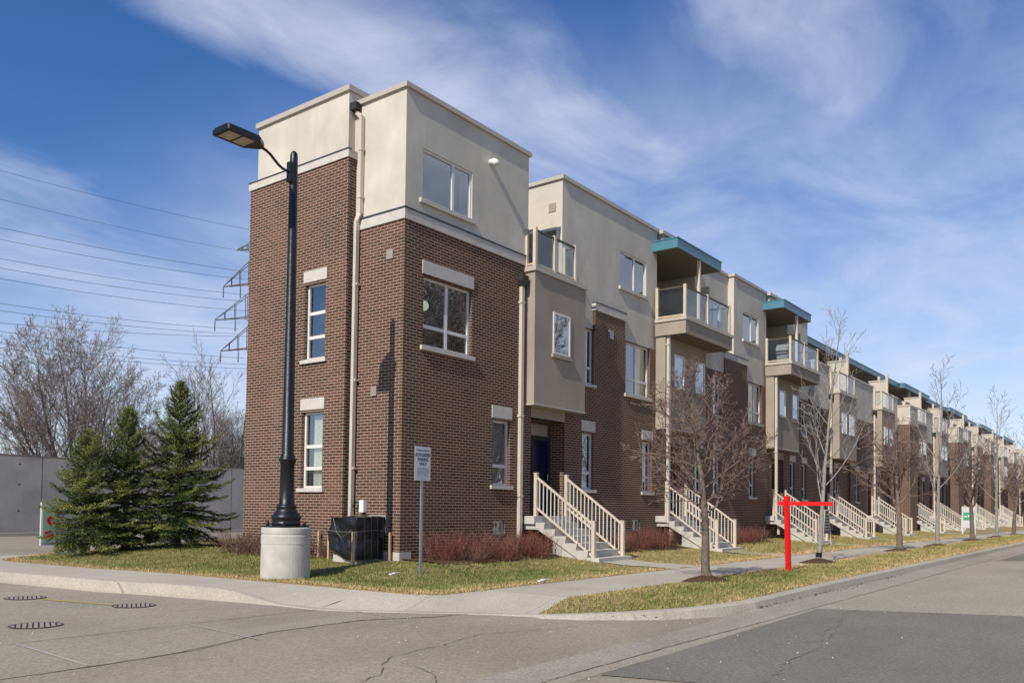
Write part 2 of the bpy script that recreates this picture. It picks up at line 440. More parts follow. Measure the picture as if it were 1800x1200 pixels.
def window(house, fr, u0, u1, z0, z1, vm=(), hm=(), inset=.09, back='room_dark', depth=.42, sill=None, lintel=None, fw_=.055, sill_p=.06):
    """frame mesh = the window; pane, backing, sill, lintel are its sub-parts"""
    m = MB(); i0, i1 = -inset-.05, -inset
    fbox(m, fr, u0, u0+fw_, z0, z1, i0, i1); fbox(m, fr, u1-fw_, u1, z0, z1, i0, i1)
    fbox(m, fr, u0+fw_, u1-fw_, z0, z0+fw_, i0, i1); fbox(m, fr, u0+fw_, u1-fw_, z1-fw_, z1, i0, i1)
    for f in vm:
        c = u0+(u1-u0)*f; fbox(m, fr, c-.04, c+.04, z0+fw_, z1-fw_, i0, i1-.004)
    for f in hm:
        c = z0+(z1-z0)*f; fbox(m, fr, u0+fw_, u1-fw_, c-.038, c+.038, i0, i1-.008)
    w = mk('window', m, 'frame_white', house)
    m = MB(); p = -inset-.03
    m.quad(fpt(fr, u0+.01, z0+.01, p), fpt(fr, u1-.01, z0+.01, p), fpt(fr, u1-.01, z1-.01, p), fpt(fr, u0+.01, z1-.01, p))
    mk('pane', m, 'glass', w)
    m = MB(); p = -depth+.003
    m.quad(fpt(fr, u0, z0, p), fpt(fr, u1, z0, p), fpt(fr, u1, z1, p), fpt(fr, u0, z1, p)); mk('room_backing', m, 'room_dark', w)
    if back == 'curtain':
        m = MB(); n = 30; p = -inset-.12
        span = (u0+fw_, u0+fw_+(u1-u0)*.62) if fr[0] == 'x' else (u0+fw_, u1-fw_)
        for k in range(n):
            a = span[0]+(span[1]-span[0])*k/n; b = span[0]+(span[1]-span[0])*(k+1)/n
            da, db = .03*math.sin(k*1.7), .03*math.sin((k+1)*1.7)
            m.quad(fpt(fr, a, z0+.03, p+da), fpt(fr, b, z0+.03, p+db), fpt(fr, b, z1-.06, p+db), fpt(fr, a, z1-.06, p+da))
        mk('curtain', m, 'curtain', w)
    elif back == 'blind':
        m = MB(); p = -inset-.10
        m.quad(fpt(fr, u0+fw_, z0+(z1-z0)*.0, p), fpt(fr, u1-fw_, z0, p), fpt(fr, u1-fw_, z1-.03, p), fpt(fr, u0+fw_, z1-.03, p)); mk('blind', m, 'blind', w)
    elif back == 'half':
        m = MB(); p = -inset-.10; c = (u0+u1)/2
        m.quad(fpt(fr, c+.05, z0+.05, p), fpt(fr, u1-fw_, z0+.05, p), fpt(fr, u1-fw_, z1-.05, p), fpt(fr, c+.05, z1-.05, p)); mk('blind', m, 'blind', w)
    if sill:
        m = MB(); fbox(m, fr, u0-.09, u1+.09, z0-sill, z0-.001, -inset+.002, sill_p); mk('sill', m, 'stone', w)
    if lintel:
        m = MB(); fbox(m, fr, u0-.05, u1+.05, z1+.05, z1+.05+lintel, .0005, .022)
        mk('lintel', m, 'stone', w)
    return w

def cap_run(house, x0, x1, y0, y1, z0, z1, p=.06, mat='cap_metal', name='parapet_cap'):
    m = MB(); m.box(x0-p, x1+p, y0-p, y1+p, z0, z1); return mk(name, m, mat, house)

# ------------------------------------------------------------------ the townhouse row
FY = ('y', 0.0)
HGROUP = 'townhouses in the row along the street'
def recess(mb, x0, x1, y0, y1, z0, z1, floor=True, ceil=True):
    mb.quad((x0, y0, z0), (x0, y1, z0), (x0, y1, z1), (x0, y0, z1))
    mb.quad((x1, y0, z0), (x1, y0, z1), (x1, y1, z1), (x1, y1, z0))
    mb.quad((x0, y1, z0), (x1, y1, z0), (x1, y1, z1), (x0, y1, z1))
    if floor: mb.quad((x0, y0, z0), (x1, y0, z0), (x1, y1, z0), (x0, y1, z0))
    if ceil: mb.quad((x0, y0, z1), (x0, y1, z1), (x1, y1, z1), (x1, y0, z1))
def entry(house, x0, x1, z0=.96, z1=3.86, depth=.55, beam=.31):
    m = MB(); recess(m, x0, x1, 0, depth, z0, z1-beam); mk('entry_walls', m, 'brick', house)
    m = MB(); m.box(x0, x1, .012, .20, z1-beam, z1); e = mk('entry_beam', m, 'stucco_tan', house)
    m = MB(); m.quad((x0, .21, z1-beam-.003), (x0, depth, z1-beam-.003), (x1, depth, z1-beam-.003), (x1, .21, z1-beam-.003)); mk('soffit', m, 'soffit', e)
    w = .43; c = x1-.10-w
    m = MB(); m.box(c-w, c+w, depth-.06, depth-.01, z0+.03, z0+2.08)
    for k in (0, 1):
        for j in (0, 1): m.box(c-.36+j*.40, c-.04+j*.40, depth-.075, depth-.0601, z0+.18+k*.92, z0+.95+k*.95)
    d = mk('front_door', m, 'door_navy', house)
    m = MB(); m.box(c-w-.09, c-w, depth-.09, depth-.005, z0+.01, z0+2.16); m.box(c+w, c+w+.09, depth-.09, depth-.005, z0+.01, z0+2.16); m.box(c-w, c+w, depth-.09, depth-.005, z0+2.08, z0+2.16)
    mk('door_frame', m, 'room_dark', d)
    m = MB(); m.tube([(c+w-.1, depth-.075, z0+1.0), (c+w-.1, depth-.14, z0+1.0), (c+w-.1, depth-.14, z0+1.14)], .014, 6, True); mk('handle', m, 'galv', d)
    m = MB(); m.box(x0+.02, x1-.12, depth-.05, depth-.008, z0+2.2, z0+2.52); mk('transom_panel', m, 'stucco_tan', d)
def downpipe(house, x, y, z0, z1, r=.055, off=None, hopper=True):
    pts = [(x, y, z1), (x, y, z0+.75)]
    pts += [(x, y, z0+.55), (x+.14, y-.05, z0+.42), (x+.14, y-.05, z0)] if off else [(x, y, z0)]
    m = MB()
    for a, b in zip(pts, pts[1:]): m.bar(a, b, r*2.0, r*1.7)
    for z in (z0+1.4, (z0+z1)/2, z1-.5): m.box(x-r*1.35, x+r*1.35, y-r, y+r*1.6, z, z+.05)
    p = mk('downpipe', m, 'downpipe_tan', house)
    if hopper:
        m = MB(); m.prism([(x-.13, z1+.22), (x+.13, z1+.22), (x+.13, z1+.08), (x+.07, z1-.06), (x-.07, z1-.06), (x-.13, z1+.08)], 1, y-.12, y+.09); mk('hopper', m, 'hopper_dark', p)
def railing(house, pts, z0, z1, talls=(), tall_z=0, name='railing'):
    """glass balustrade through pts (x,y); post at every point"""
    m = MB()
    for (a, b) in zip(pts, pts[1:]):
        m.bar((*a, z1-.03), (*b, z1-.03), .05, .05)
    r = mk(name, m, 'rail_brown', house); m = MB()
    for (a, b) in zip(pts, pts[1:]): m.bar((*a, z0+.07), (*b, z0+.07), .04, .04)
    mk('bottom_rail', m, 'rail_tan', r)
    for k, (x, y) in enumerate(pts):
        m = MB(); m.box(x-.045, x+.045, y-.045, y+.045, z0, tall_z if k in talls else z1+.04); mk('post', m, 'rail_tan', r)
    m = MB()
    for (a, b) in zip(pts, pts[1:]): m.quad((*a, z0+.09), (*b, z0+.09), (*b, z1-.05), (*a, z1-.05))
    mk('glass_panel', m, 'rail_glass', r)
def roof_vent(house, x, y, z):
    m = MB(); m.tube([(x, y, z), (x, y-.12, z), (x, y-.19, z-.05), (x, y-.21, z-.10)], [.075, .085, .085, .07], 12, True); mk('exhaust_hood', m, 'white_plastic', house, smooth=True)
def slab_canopy(house, x0, x1, y0, y1, z0, z1, fascia='teal_metal'):
    m = MB(); m.box(x0, x1, y0, y1, z0, z1); m.box(x0-.02, x1+.02, y0-.025, y1, z1, z1+.035)
    c = mk('canopy', m, fascia, house)
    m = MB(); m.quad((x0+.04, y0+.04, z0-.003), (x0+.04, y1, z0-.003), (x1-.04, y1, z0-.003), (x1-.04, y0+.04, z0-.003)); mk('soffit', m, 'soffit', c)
    return c
ZB, ZG = 1.72, 3.35        # sill and head of the ground floor windows

# ---- corner house: tower, first entry, second stucco section
def corner_house():
    H = thing('corner_townhouse', 'brown brick corner townhouse with cream stucco top floor facing the street corner', 'townhouse', (0, 0, 0), HGROUP)
    L0, LP = ('x', 0.0), ('x', -.25)
    m = MB()
    w2 = (.63, 2.32, 4.78, 6.36); w1 = (3.19, 3.90, ZB, ZG); bw = (3.24, 3.72, .50, .84)
    wall(m, FY, 0, 4.5, -.15, 7.49, [w2, w1, bw])
    wall(m, L0, 0, 1.58, -.15, 7.49)
    l2 = (2.29, 3.02, 4.60, 6.40); l1 = (2.30, 3.05, 1.57, 3.36)
    wall(m, LP, 1.58, 5.27, -.15, 9.16, [l2, l1])
    m.quad((-.25, 1.58, -.15), (0, 1.58, -.15), (0, 1.58, 9.16), (-.25, 1.58, 9.16))
    m.quad((-.25, 5.27, -.15), (9, 5.27, -.15), (9, 5.27, 9.16), (-.25, 5.27, 9.16))
    e1 = (4.80, 6.38, .96, 3.86); b1 = (7.29, 7.93, ZB, ZG); b2 = (10.88, 11.52, ZB, ZG); b3 = (7.08, 7.90, 4.78, 6.40); b4 = (9.77, 11.36, 4.76, 6.40); bb = (10.25, 10.75, .50, .84)
    wall(m, FY, 4.5, 12.0, -.15, 6.40, [e1[:4]+(.01,), b1, b2, b3, b4, bb])
    m.quad((7.97, 0, 6.40), (9.73, 0, 6.40), (9.73, 0, 7.0), (7.97, 0, 7.0))
    m.quad((7.97, 0, 6.40), (7.97, .12, 6.40), (7.97, .12, 7.0), (7.97, 0, 7.0)); m.quad((9.73, 0, 6.40), (9.73, 0, 7.0), (9.73, .12, 7.0), (9.73, .12, 6.40))
    mk('brick_wall', m, 'brick', H)
    # foundation showing under the brick
    m = MB(); m.box(-.015, .35, -.012, .02, -.25, .17); m.box(-.015, .02, .021, .9, -.25, .17); mk('foundation', m, 'step_concrete', H)
    # stucco
    m = MB()
    w3 = (.53, 2.28, 8.08, 9.25)
    wall(m, FY, 0, 4.58, 7.72, 10.42, [w3]); wall(m, L0, 0, 1.70, 7.72, 10.42)
    m.quad((4.58, 0, 7.3), (4.58, 1.7, 7.3), (4.58, 1.7, 10.42), (4.58, 0, 10.42))
    m.quad((4.5, 0, 7.72), (4.5, 0, 7.3), (4.58, 0, 7.3), (4.58, 0, 7.72))
    m.box(-.20, 1.4, 1.655, 5.05, 9.34, 10.74)
    c3 = (9.56, 11.25, 8.08, 9.22); YB = ('y', .10)
    wall(m, YB, 6.33, 12.0, 6.40, 10.42, [c3, (7.97, 9.73, 6.40, 7.0, .001)])
    m.quad((6.33, .10, 7.3), (6.33, 1.7, 7.3), (6.33, 1.7, 10.42), (6.33, .10, 10.42))
    m.quad((12.0, .10, 6.4), (12.0, .10, 10.42), (12.0, 1.8, 10.42), (12.0, 1.8, 6.4))
    m.quad((4.58, 1.7, 7.3), (6.33, 1.7, 7.3), (6.33, 1.7, 10.42), (4.58, 1.7, 10.42))
    mk('stucco_wall', m, 'stucco', H)
    # stone bands, thin dark flashing over them
    for boxes, fl in (([(-.03, 4.52, -.03, -.0005, 7.49, 7.72), (-.03, -.0005, -.0005, 1.579, 7.49, 7.72)], [(-.045, 4.53, -.045, -.0007, 7.72, 7.755), (-.045, -.0007, -.0007, 1.579, 7.72, 7.755)]),
                      ([(-.285, -.2505, 1.55, 5.30, 9.16, 9.34), (-.2505, -.001, 1.55, 1.5795, 9.16, 9.34)], [(-.30, -.201, 1.54, 5.31, 9.34, 9.365)]),
                      ([(7.93, 9.77, -.035, .0995, 7.0, 7.22)], [(7.92, 9.78, -.045, .099, 7.22, 7.25)])):
        m = MB(); [m.box(*q) for q in boxes]; b = mk('stone_band', m, 'stone', H)
        m = MB(); [m.box(*q) for q in fl]; mk('flashing', m, 'dark_flashing', b)
    cap_run(H, 0, 4.58, 0, 5.2, 10.42, 10.53); cap_run(H, -.20, 1.4, 1.655, 5.05, 10.74, 10.865)
    cap_run(H, 6.33, 12.0, .10, 5.2, 10.42, 10.53)
    m = MB(); m.box(10.9, 12.2, .55, 5, 10.53, 10.70); mk('roof_edge', m, 'cap_metal', H)
    # windows
    window(H, FY, *w3, vm=(.62,), inset=.03, sill=.10, sill_p=.07)
    window(H, FY, *w2, vm=(.52,), hm=(.30,), sill=.10, lintel=.30)
    window(H, FY, *w1, hm=(.30,), sill=.09, lintel=.30, back='blind')
    window(H, FY, *bw, inset=.06)
    window(H, LP, *l2, hm=(.30, .62), sill=.09, lintel=.27, back='room_dark')
    window(H, LP, *l1, hm=(.26, .55), sill=.09, lintel=.27, back='curtain')
    window(H, FY, *b1, hm=(.30,), sill=.09, lintel=.30); window(H, FY, *b2, hm=(.30,), sill=.09, lintel=.30)
    window(H, FY, *b3, hm=(.30,), sill=.09); window(H, FY, *b4, vm=(.5,), hm=(.30,), sill=.10, back='half'); window(H, FY, *bb, inset=.06)
    window(H, YB, *c3, vm=(.56,), inset=.03, sill=.10, sill_p=.07)
    entry(H, *e1[:2], e1[2], e1[3])
    # projecting bay over the entry with a balcony on top
    m = MB(); m.box(4.47, 6.92, -.32, -.002, 3.87, 7.32); bay = mk('bay', m, 'stucco_tan', H)
    m = MB(); m.box(4.45, 6.94, -.34, -.003, 3.83, 3.87); mk('bottom_trim', m, 'cap_metal', bay)
    m = MB(); m.box(4.42, 6.96, -.375, -.004, 7.32, 7.45); mk('bay_cap', m, 'cap_metal', bay)
    m = MB(); u0, u1, z0, z1 = 5.30, 6.12, 5.28, 6.40; f = ('y', -.32)
    fbox(m, f, u0, u0+.055, z0, z1, .002, .03); fbox(m, f, u1-.055, u1, z0, z1, .002, .03); fbox(m, f, u0+.055, u1-.055, z0, z0+.055, .002, .03); fbox(m, f, u0+.055, u1-.055, z1-.055, z1, .002, .03)
    w = mk('window', m, 'frame_white', H)
    m = MB(); fbox(m, f, u0+.05, u1-.05, z0+.05, z1-.05, .003, .012); mk('pane', m, 'glass', w)
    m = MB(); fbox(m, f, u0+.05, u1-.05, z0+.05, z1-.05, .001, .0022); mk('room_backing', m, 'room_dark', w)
    m = MB(); fbox(m, f, u0-.06, u1+.06, z0-.10, z0-.001, .001, .07); mk('sill', m, 'stucco_tan', w)
    # balcony floor, rail, patio door in the side wall
    m = MB(); m.box(4.585, 6.325, .001, 1.69, 7.25, 7.40); mk('balcony_floor', m, 'step_concrete', H)
    railing(H, [(4.50, -.02), (4.50, -.29), (5.38, -.29), (6.40, -.29), (6.40, .06)], 7.45, 8.43)
    fx = ('x', 6.33)
    m = MB()
    for (a, b_, c, d) in ((.22, .27, 7.42, 9.02), (.95, 1.0, 7.42, 9.12), (1.55, 1.6, 7.42, 9.2), (.27, 1.55, 9.0, 9.08)): fbox(m, fx, a, b_, c, d, .002, .05)
    d = mk('patio_door', m, 'frame_white', H)
    m = MB(); fbox(m, fx, .27, 1.55, 7.43, 9.0, .0015, .02); mk('pane', m, 'glass', d)
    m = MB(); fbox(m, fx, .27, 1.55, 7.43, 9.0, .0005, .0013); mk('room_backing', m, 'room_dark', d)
    m = MB(); fbox(m, fx, .32, .56, 9.55, 9.79, .001, .02); mk('vent_grille', m, 'stucco_tan', H)
    # pipes and vents
    downpipe(H, 4.26, -.06, .05, 6.95)
    m = MB()
    P = [(-.02, 1.60, 10.32), (-.07, 1.50, 10.22), (-.07, 1.36, 10.08), (-.07, 1.36, 7.85), (-.10, 1.44, 7.68), (-.10, 1.46, .5)]
    for a, b_ in zip(P, P[1:]): m.bar(a, b_, .10, .085)
    for z in (9.3, 8.2, 6.2, 4.0, 2.0): m.box(-.13, -.002, 1.36 if z < 7.7 else 1.29, 1.52 if z < 7.7 else 1.42, z, z+.04)
    p = mk('downpipe', m, 'downpipe_tan', H)
    m = MB(); m.box(-.19, -.002, 1.44, 1.645, 10.28, 10.45); mk('hopper', m, 'hopper_dark', p)
    roof_vent(H, 2.96, 0, 9.72)
    for q in ((.33, .53, 6.65, 6.86), (.78, .96, 3.63, 3.85)):
        m = MB(); fbox(m, L0, *q, .001, .03); mk('wall_vent', m, 'vent_grey', H)
    m = MB(); m.box(8.72, 8.95, -.05, -.001, 6.30, 6.55); mk('wall_vent', m, 'meter_grey', H)
    # electricity disconnect on the side wall by the wrapped unit
    m = MB(); fbox(m, L0, 1.05, 1.19, 1.03, 1.30, .001, .10); mt = mk('disconnect_box', m, 'white_plastic', H)
    m = MB(); m.tube([(-.05, 1.2, 1.22), (-.09, 1.3, 1.27), (-.12, 1.36, 1.15)], .02, 6); m.tube([(-.05, 1.12, 1.03), (-.05, 1.12, .8)], .018, 6); mk('conduit', m, 'black_iron', mt)
    m = MB(); fbox(m, L0, .35, .95, .62, .98, .001, .012); mk('metal_plate', m, 'vent_grey', H)
    return H
corner_house()

# ---- the wide bay with the teal canopy (house 2 and 3), X = where it starts
def canopy_section(H, X, x_end, second):
    d = X-11.85
    m = MB(); e = (12.48+d, 13.9+d, .96, 3.72)
    g1 = (14.75+d, 15.40+d, ZB, ZG); g2 = (16.35+d, 17.0+d, ZB, ZG); w3 = (16.3+d, 17.05+d, 4.72, 6.25); bz = (15.3+d, 15.8+d, .5, .84)
    holes = [e+(.01,), g1, g2, w3, bz]
    if second:
        s1 = (19.74+d, 21.25+d, 4.76, 6.40); s2 = (19.85+d, 20.5+d, ZB, ZG); holes += [s1, s2]
    x0 = 12.0+d if d < 1 else 12.02+d
    wall(m, FY, x0, x_end, -.15, 6.40, holes)
    if second:
        m.quad((17.4+d, 0, 6.4), (19.63+d, 0, 6.4), (19.63+d, 0, 7.0), (17.4+d, 0, 7.0)); m.quad((17.4+d, 0, 6.4), (17.4+d, .35, 6.4), (17.4+d, .35, 7.0), (17.4+d, 0, 7.0))
        m.quad((19.63+d, 0, 6.4), (19.63+d, 0, 7.0), (19.63+d, .1, 7.0), (19.63+d, .1, 6.4))
    mk('brick_wall', m, 'brick', H)
    m = MB(); YR = ('y', .35); r3 = (16.3+d, 17.75+d, 8.05, 9.2)
    xs = 18.5+d if second else x_end
    wall(m, YR, 15.45+d, xs, 6.40, 10.42, [r3])
    m.quad((14.9+d, .04, 6.40), (17.38+d, .04, 6.40), (17.38+d, .04, 7.2), (14.9+d, .04, 7.2)); m.quad((14.9+d, .04, 7.2), (17.38+d, .04, 7.2), (17.38+d, .35, 7.2), (14.9+d, .35, 7.2))
    if second:
        YB = ('y', .10); c3 = (19.43+d, 21.1+d, 8.08, 9.22)
        wall(m, YB, 18.5+d, x_end, 6.40, 10.42, [c3, (18.5+d, 19.63+d, 6.4, 7.0, .001)])
        m.quad((18.5+d, .10, 7.2), (18.5+d, .35, 7.2), (18.5+d, .35, 10.42), (18.5+d, .10, 10.42))
        m.quad((x_end, .10, 6.4), (x_end, .10, 10.42), (x_end, 1.8, 10.42), (x_end, 1.8, 6.4))
    else:
        m.quad((x_end, .35, 6.4), (x_end, .35, 10.42), (x_end, 3, 10.42), (x_end, 3, 6.4))
    m.quad((12.0+d, 1.8, 7.3), (15.45+d, 1.8, 7.3), (15.45+d, 1.8, 10.42), (12.0+d, 1.8, 10.42))
    m.quad((15.45+d, .35, 7.3), (15.45+d, 1.8, 7.3), (15.45+d, 1.8, 10.42), (15.45+d, .35, 10.42))
    m.box(15.37+d, 15.445+d, -.25, 1.79, 7.41, 9.28)
    mk('stucco_wall', m, 'stucco', H)
    cap_run(H, 15.45+d, xs-.07 if second else xs, .35, 5.2, 10.42, 10.53, .05)
    if second:
        cap_run(H, 18.5+d, x_end-.07 if d < 1 else x_end, .10, 5.2, 10.42, 10.535)
        m = MB(); m.box(17.36+d, 19.68+d, -.035, .0995, 7.0, 7.22); b = mk('stone_band', m, 'stone', H)
        m = MB(); m.box(17.35+d, 19.69+d, -.045, .099, 7.22, 7.25); mk('flashing', m, 'dark_flashing', b)
        m = MB(); m.box(20.4+d, 22.0+d, .55, 5, 10.535, 10.71); mk('roof_edge', m, 'cap_metal', H)
        window(H, FY, *s1, vm=(.55,), hm=(.28,), sill=.10, back='half'); window(H, FY, *s2, hm=(.3,), sill=.09, lintel=.30)
        window(H, ('y', .10), *c3, vm=(.56,), inset=.03, sill=.10, sill_p=.07)
    m = MB(); m.box(12.2+d, 15.3+d, .0, 5, 10.05, 10.38); m.box(12.05+d, 15.44+d, -.1, 5, 10.38, 10.5); mk('roof', m, 'cap_metal', H)
    for w, k in ((g1, {}), (g2, {}), (w3, {})): window(H, FY, *w, hm=(.3,), sill=.09, lintel=.28 if w is not w3 else None, back='blind' if w is g2 else 'room_dark')
    window(H, FY, *bz, inset=.06); window(H, YR, *r3, vm=(.6,), inset=.03, sill=.1, sill_p=.07)
    # bay under the balcony
    m = MB(); m.box(11.76+d, 14.9+d, -.35, -.002, 3.85, 6.85); bay = mk('bay', m, 'stucco_tan', H)
    m = MB(); m.box(11.74+d, 14.92+d, -.37, -.003, 3.81, 3.85); mk('bottom_trim', m, 'cap_metal', bay)
    for u0 in (12.36+d, 13.98+d):
        f = ('y', -.35); u1 = u0+.76; z0, z1 = 5.22, 6.34; m = MB()
        fbox(m, f, u0, u0+.055, z0, z1, .002, .03); fbox(m, f, u1-.055, u1, z0, z1, .002, .03); fbox(m, f, u0+.055, u1-.055, z0, z0+.055, .002, .03); fbox(m, f, u0+.055, u1-.055, z1-.055, z1, .002, .03)
        w = mk('window', m, 'frame_white', H)
        m = MB(); fbox(m, f, u0+.05, u1-.05, z0+.05, z1-.05, .003, .012); mk('pane', m, 'glass', w)
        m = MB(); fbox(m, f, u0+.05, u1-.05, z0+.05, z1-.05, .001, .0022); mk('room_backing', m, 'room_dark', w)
        m = MB(); fbox(m, f, u0-.06, u1+.06, z0-.10, z0-.001, .001, .07); mk('sill', m, 'stucco_tan', w)
    # balcony slab
    m = MB(); m.box(11.70+d, 15.45+d, -1.10, -.001, 6.86, 7.30); b = mk('balcony', m, 'stucco_tan', H)
    m = MB(); m.box(11.66+d, 15.50+d, -1.145, -.002, 7.30, 7.405); mk('bay_cap', m, 'cap_metal', b)
    m = MB(); m.box(12.01+d, 15.36+d, 0, 1.79, 7.2, 7.35); mk('balcony_floor', m, 'step_concrete', b)
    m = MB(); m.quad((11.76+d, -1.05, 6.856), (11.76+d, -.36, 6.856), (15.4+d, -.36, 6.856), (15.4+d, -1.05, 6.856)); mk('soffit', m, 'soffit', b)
    railing(H, [(11.75+d, -.05), (11.75+d, -1.05), (13.45+d, -1.05), (15.28+d, -1.05), (15.28+d, -.05)], 7.405, 8.42)
    m = MB(); m.box(13.45+d-.05, 13.45+d+.05, -.79, -.69, 7.405, 9.68); mk('canopy_post', m, 'rail_tan', H)
    slab_canopy(H, 11.65+d, 15.14+d, -.82, 1.79, 9.68, 9.99)
    m = MB(); m.box(12.3+d, 13.2+d, 1.74, 1.795, 7.36, 9.4); dd = mk('patio_door', m, 'door_navy', H)
    m = MB(); m.box(13.2+d, 14.6+d, 1.76, 1.796, 7.36, 9.3); mk('pane', m, 'glass', dd)
    entry(H, e[0], e[1], e[2], e[3])
    downpipe(H, 11.86+d, -.42, .18, 7.05, off=True)
H2 = thing('townhouse', 'townhouse with teal canopy and wooden deck edge, second along from the street corner', 'townhouse', (11.85, 0, 0), HGROUP)
canopy_section(H2, 11.85, 21.78+.22, True)
m = MB(); m.box(11.85, 13.3, -.98, -.2, 7.41, 7.52); mk('deck_boards', m, 'deck_wood', H2)
H3 = thing('townhouse', 'townhouse whose teal-roofed balcony holds a barbecue, with plain stucco end wall', 'townhouse', (21.78, 0, 0), HGROUP)
canopy_section(H3, 21.78, 28.2, False)

# ---- terrace type further along; built once, then copied
def terrace_house(X, pier, label):
    H = thing('terrace_townhouse', label, 'townhouse', (X, 0, 0), HGROUP)
    s = 1.9 if pier else 1.0
    m = MB(); e = (X+s+.1, X+s+1.3, .96, 3.7); g1 = (X+s+2.1, X+s+2.75, ZB, ZG); g2 = (X+7.0, X+7.65, ZB, ZG); sl = (X+6.9, X+7.7, 4.72, 6.25)
    wall(m, FY, X, X+8.4, -.15, 6.30, [e+(.01,), g1, g2, sl])
    m.quad((X+5.6, -.12, -.1), (X+6.4, -.12, -.1), (X+6.4, -.12, 6.3), (X+5.6, -.12, 6.3)); m.quad((X+5.6, -.12, -.1), (X+5.6, -.001, -.1), (X+5.6, -.001, 6.3), (X+5.6, -.12, 6.3))
    mk('brick_wall', m, 'brick', H)
    entry(H, *e); bx = X+s+1.43
    m = MB(); m.box(bx, bx+3.05, -.46, -.002, 3.85, 7.15); bay = mk('bay', m, 'stucco_tan', H)
    m = MB(); m.box(bx-.05, bx+3.1, -.51, -.003, 7.15, 7.28); mk('bay_cap', m, 'cap_metal', bay)
    for u0 in (bx+.40, bx+1.75):
        f = ('y', -.46); u1 = u0+.82; z0, z1 = 5.14, 6.2; m = MB()
        fbox(m, f, u0, u0+.055, z0, z1, .002, .03); fbox(m, f, u1-.055, u1, z0, z1, .002, .03); fbox(m, f, u0+.055, u1-.055, z0, z0+.055, .002, .03); fbox(m, f, u0+.055, u1-.055, z1-.055, z1, .002, .03)
        w = mk('window', m, 'frame_white', H)
        m = MB(); fbox(m, f, u0+.05, u1-.05, z0+.05, z1-.05, .003, .012); mk('pane', m, 'glass', w)
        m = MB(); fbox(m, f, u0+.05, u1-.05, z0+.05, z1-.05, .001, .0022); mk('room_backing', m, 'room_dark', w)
    for w in (g1, g2): window(H, FY, *w, hm=(.3,), sill=.09, lintel=.28)
    window(H, FY, *sl, hm=(.3,), sill=.09)
    # stucco parapet of the roof terrace, partition wall beside the balcony
    m = MB(); xr = bx+2.75
    m.box(xr+.14, X+8.4, .03, .20, 6.30, 8.45); m.box(xr-.02, xr+.139, .0, .95, 6.9, 9.2)
    m.box(X+2.1 if pier else X, bx-.001, .03, .20, 6.30, 8.45)
    m.quad((X, 2.4, 6.3), (X+8.4, 2.4, 6.3), (X+8.4, 2.4, 10.0), (X, 2.4, 10.0))
    m.quad((X, .2, 7.1), (X+8.4, .2, 7.1), (X+8.4, 2.4, 7.1), (X, 2.4, 7.1))
    st = mk('stucco_wall', m, 'stucco', H)
    m = MB(); m.box(xr+.15, X+8.4, -.02, .25, 8.45, 8.55); mk('parapet_cap', m, 'cap_metal', st)
    m = MB(); m.box(X if not pier else X+2.1, bx+.02, -.02, .25, 8.45, 8.552); mk('parapet_cap', m, 'cap_metal', st)
    m = MB(); m.box(xr-.05, xr+.17, -.03, .98, 9.2, 9.28); mk('parapet_cap', m, 'cap_metal', st)
    railing(H, [(bx+.04, -.04), (bx+.04, -.42), (bx+1.5, -.42), (bx+2.72, -.42), (bx+2.72, -.04)], 7.28, 8.25)
    for xx, yy_, zz in ((xr+.02, -.08, 7.1), (X+7.7, .98, 8.3)):
        m = MB(); m.box(xx-.07, xx+.07, yy_-.07, yy_+.07, zz, 9.62 if zz < 8 else 9.9); mk('canopy_post', m, 'rail_tan', H)
    m = MB(); m.box(X+3.2, X+4.1, 2.36, 2.395, 7.12, 9.2); dd = mk('terrace_door', m, 'door_navy', H)
    m = MB(); m.box(X+4.1, X+5.6, 2.36, 2.396, 7.12, 9.2); mk('pane', m, 'glass', dd)
    downpipe(H, bx-.12, -.08, .25, 6.9)
    if pier:
        slab_canopy(H, X, X+5.4, 1.1, 2.5, 9.90, 10.18); slab_canopy(H, X+5.4, X+13.8, .80, 2.48, 9.92, 10.22)
    else: slab_canopy(H, X, X+8.4, 1.1, 2.5, 9.90, 10.18)
    if pier:
        m = MB(); m.box(X, X+2.1, -.70, -.001, -.15, 6.8); mk('brick_pier', m, 'brick', H)
        m = MB(); m.box(X-.03, X+2.13, -.73, .6, 6.8, 7.95); p = mk('terrace_box', m, 'stucco', H)
        m = MB(); m.box(X-.06, X+2.16, -.76, .63, 7.95, 8.05); mk('parapet_cap', m, 'cap_metal', p)
    m = MB(); m.box(X+4, X+6, 2.6, 5, 9.7, 10.5); mk('roof', m, 'stucco', H)
    return H
A = terrace_house(28.2, False, 'terrace townhouse under the long teal roof edge, nearest of its kind to the corner')
B = terrace_house(45.0, True, 'townhouse with a projecting brick pier topped by a pale stucco box, first of its kind')
dup(A, (36.6, 0, 0), 'terrace townhouse just before the first brick pier topped by a pale stucco box')
C = terrace_house(61.8, True, 'distant townhouse with the second projecting brick pier along the row')
for k, (x, src, lab) in enumerate(((53.4, A, 'distant terrace townhouse between the first and second projecting brick piers'),
        (70.2, A, 'far terrace townhouse just past the second projecting brick pier'), (78.6, C, 'far townhouse with the third projecting brick pier along the row'),
        (87.0, A, 'very distant terrace townhouse before the last brick pier at the right edge'), (95.4, B, 'farthest townhouse with brick pier at the right edge of the row'), (103.8, A, 'last terrace townhouse of all, cut by the right edge of the photo'))):
    dup(src, (x, 0, 0), lab)

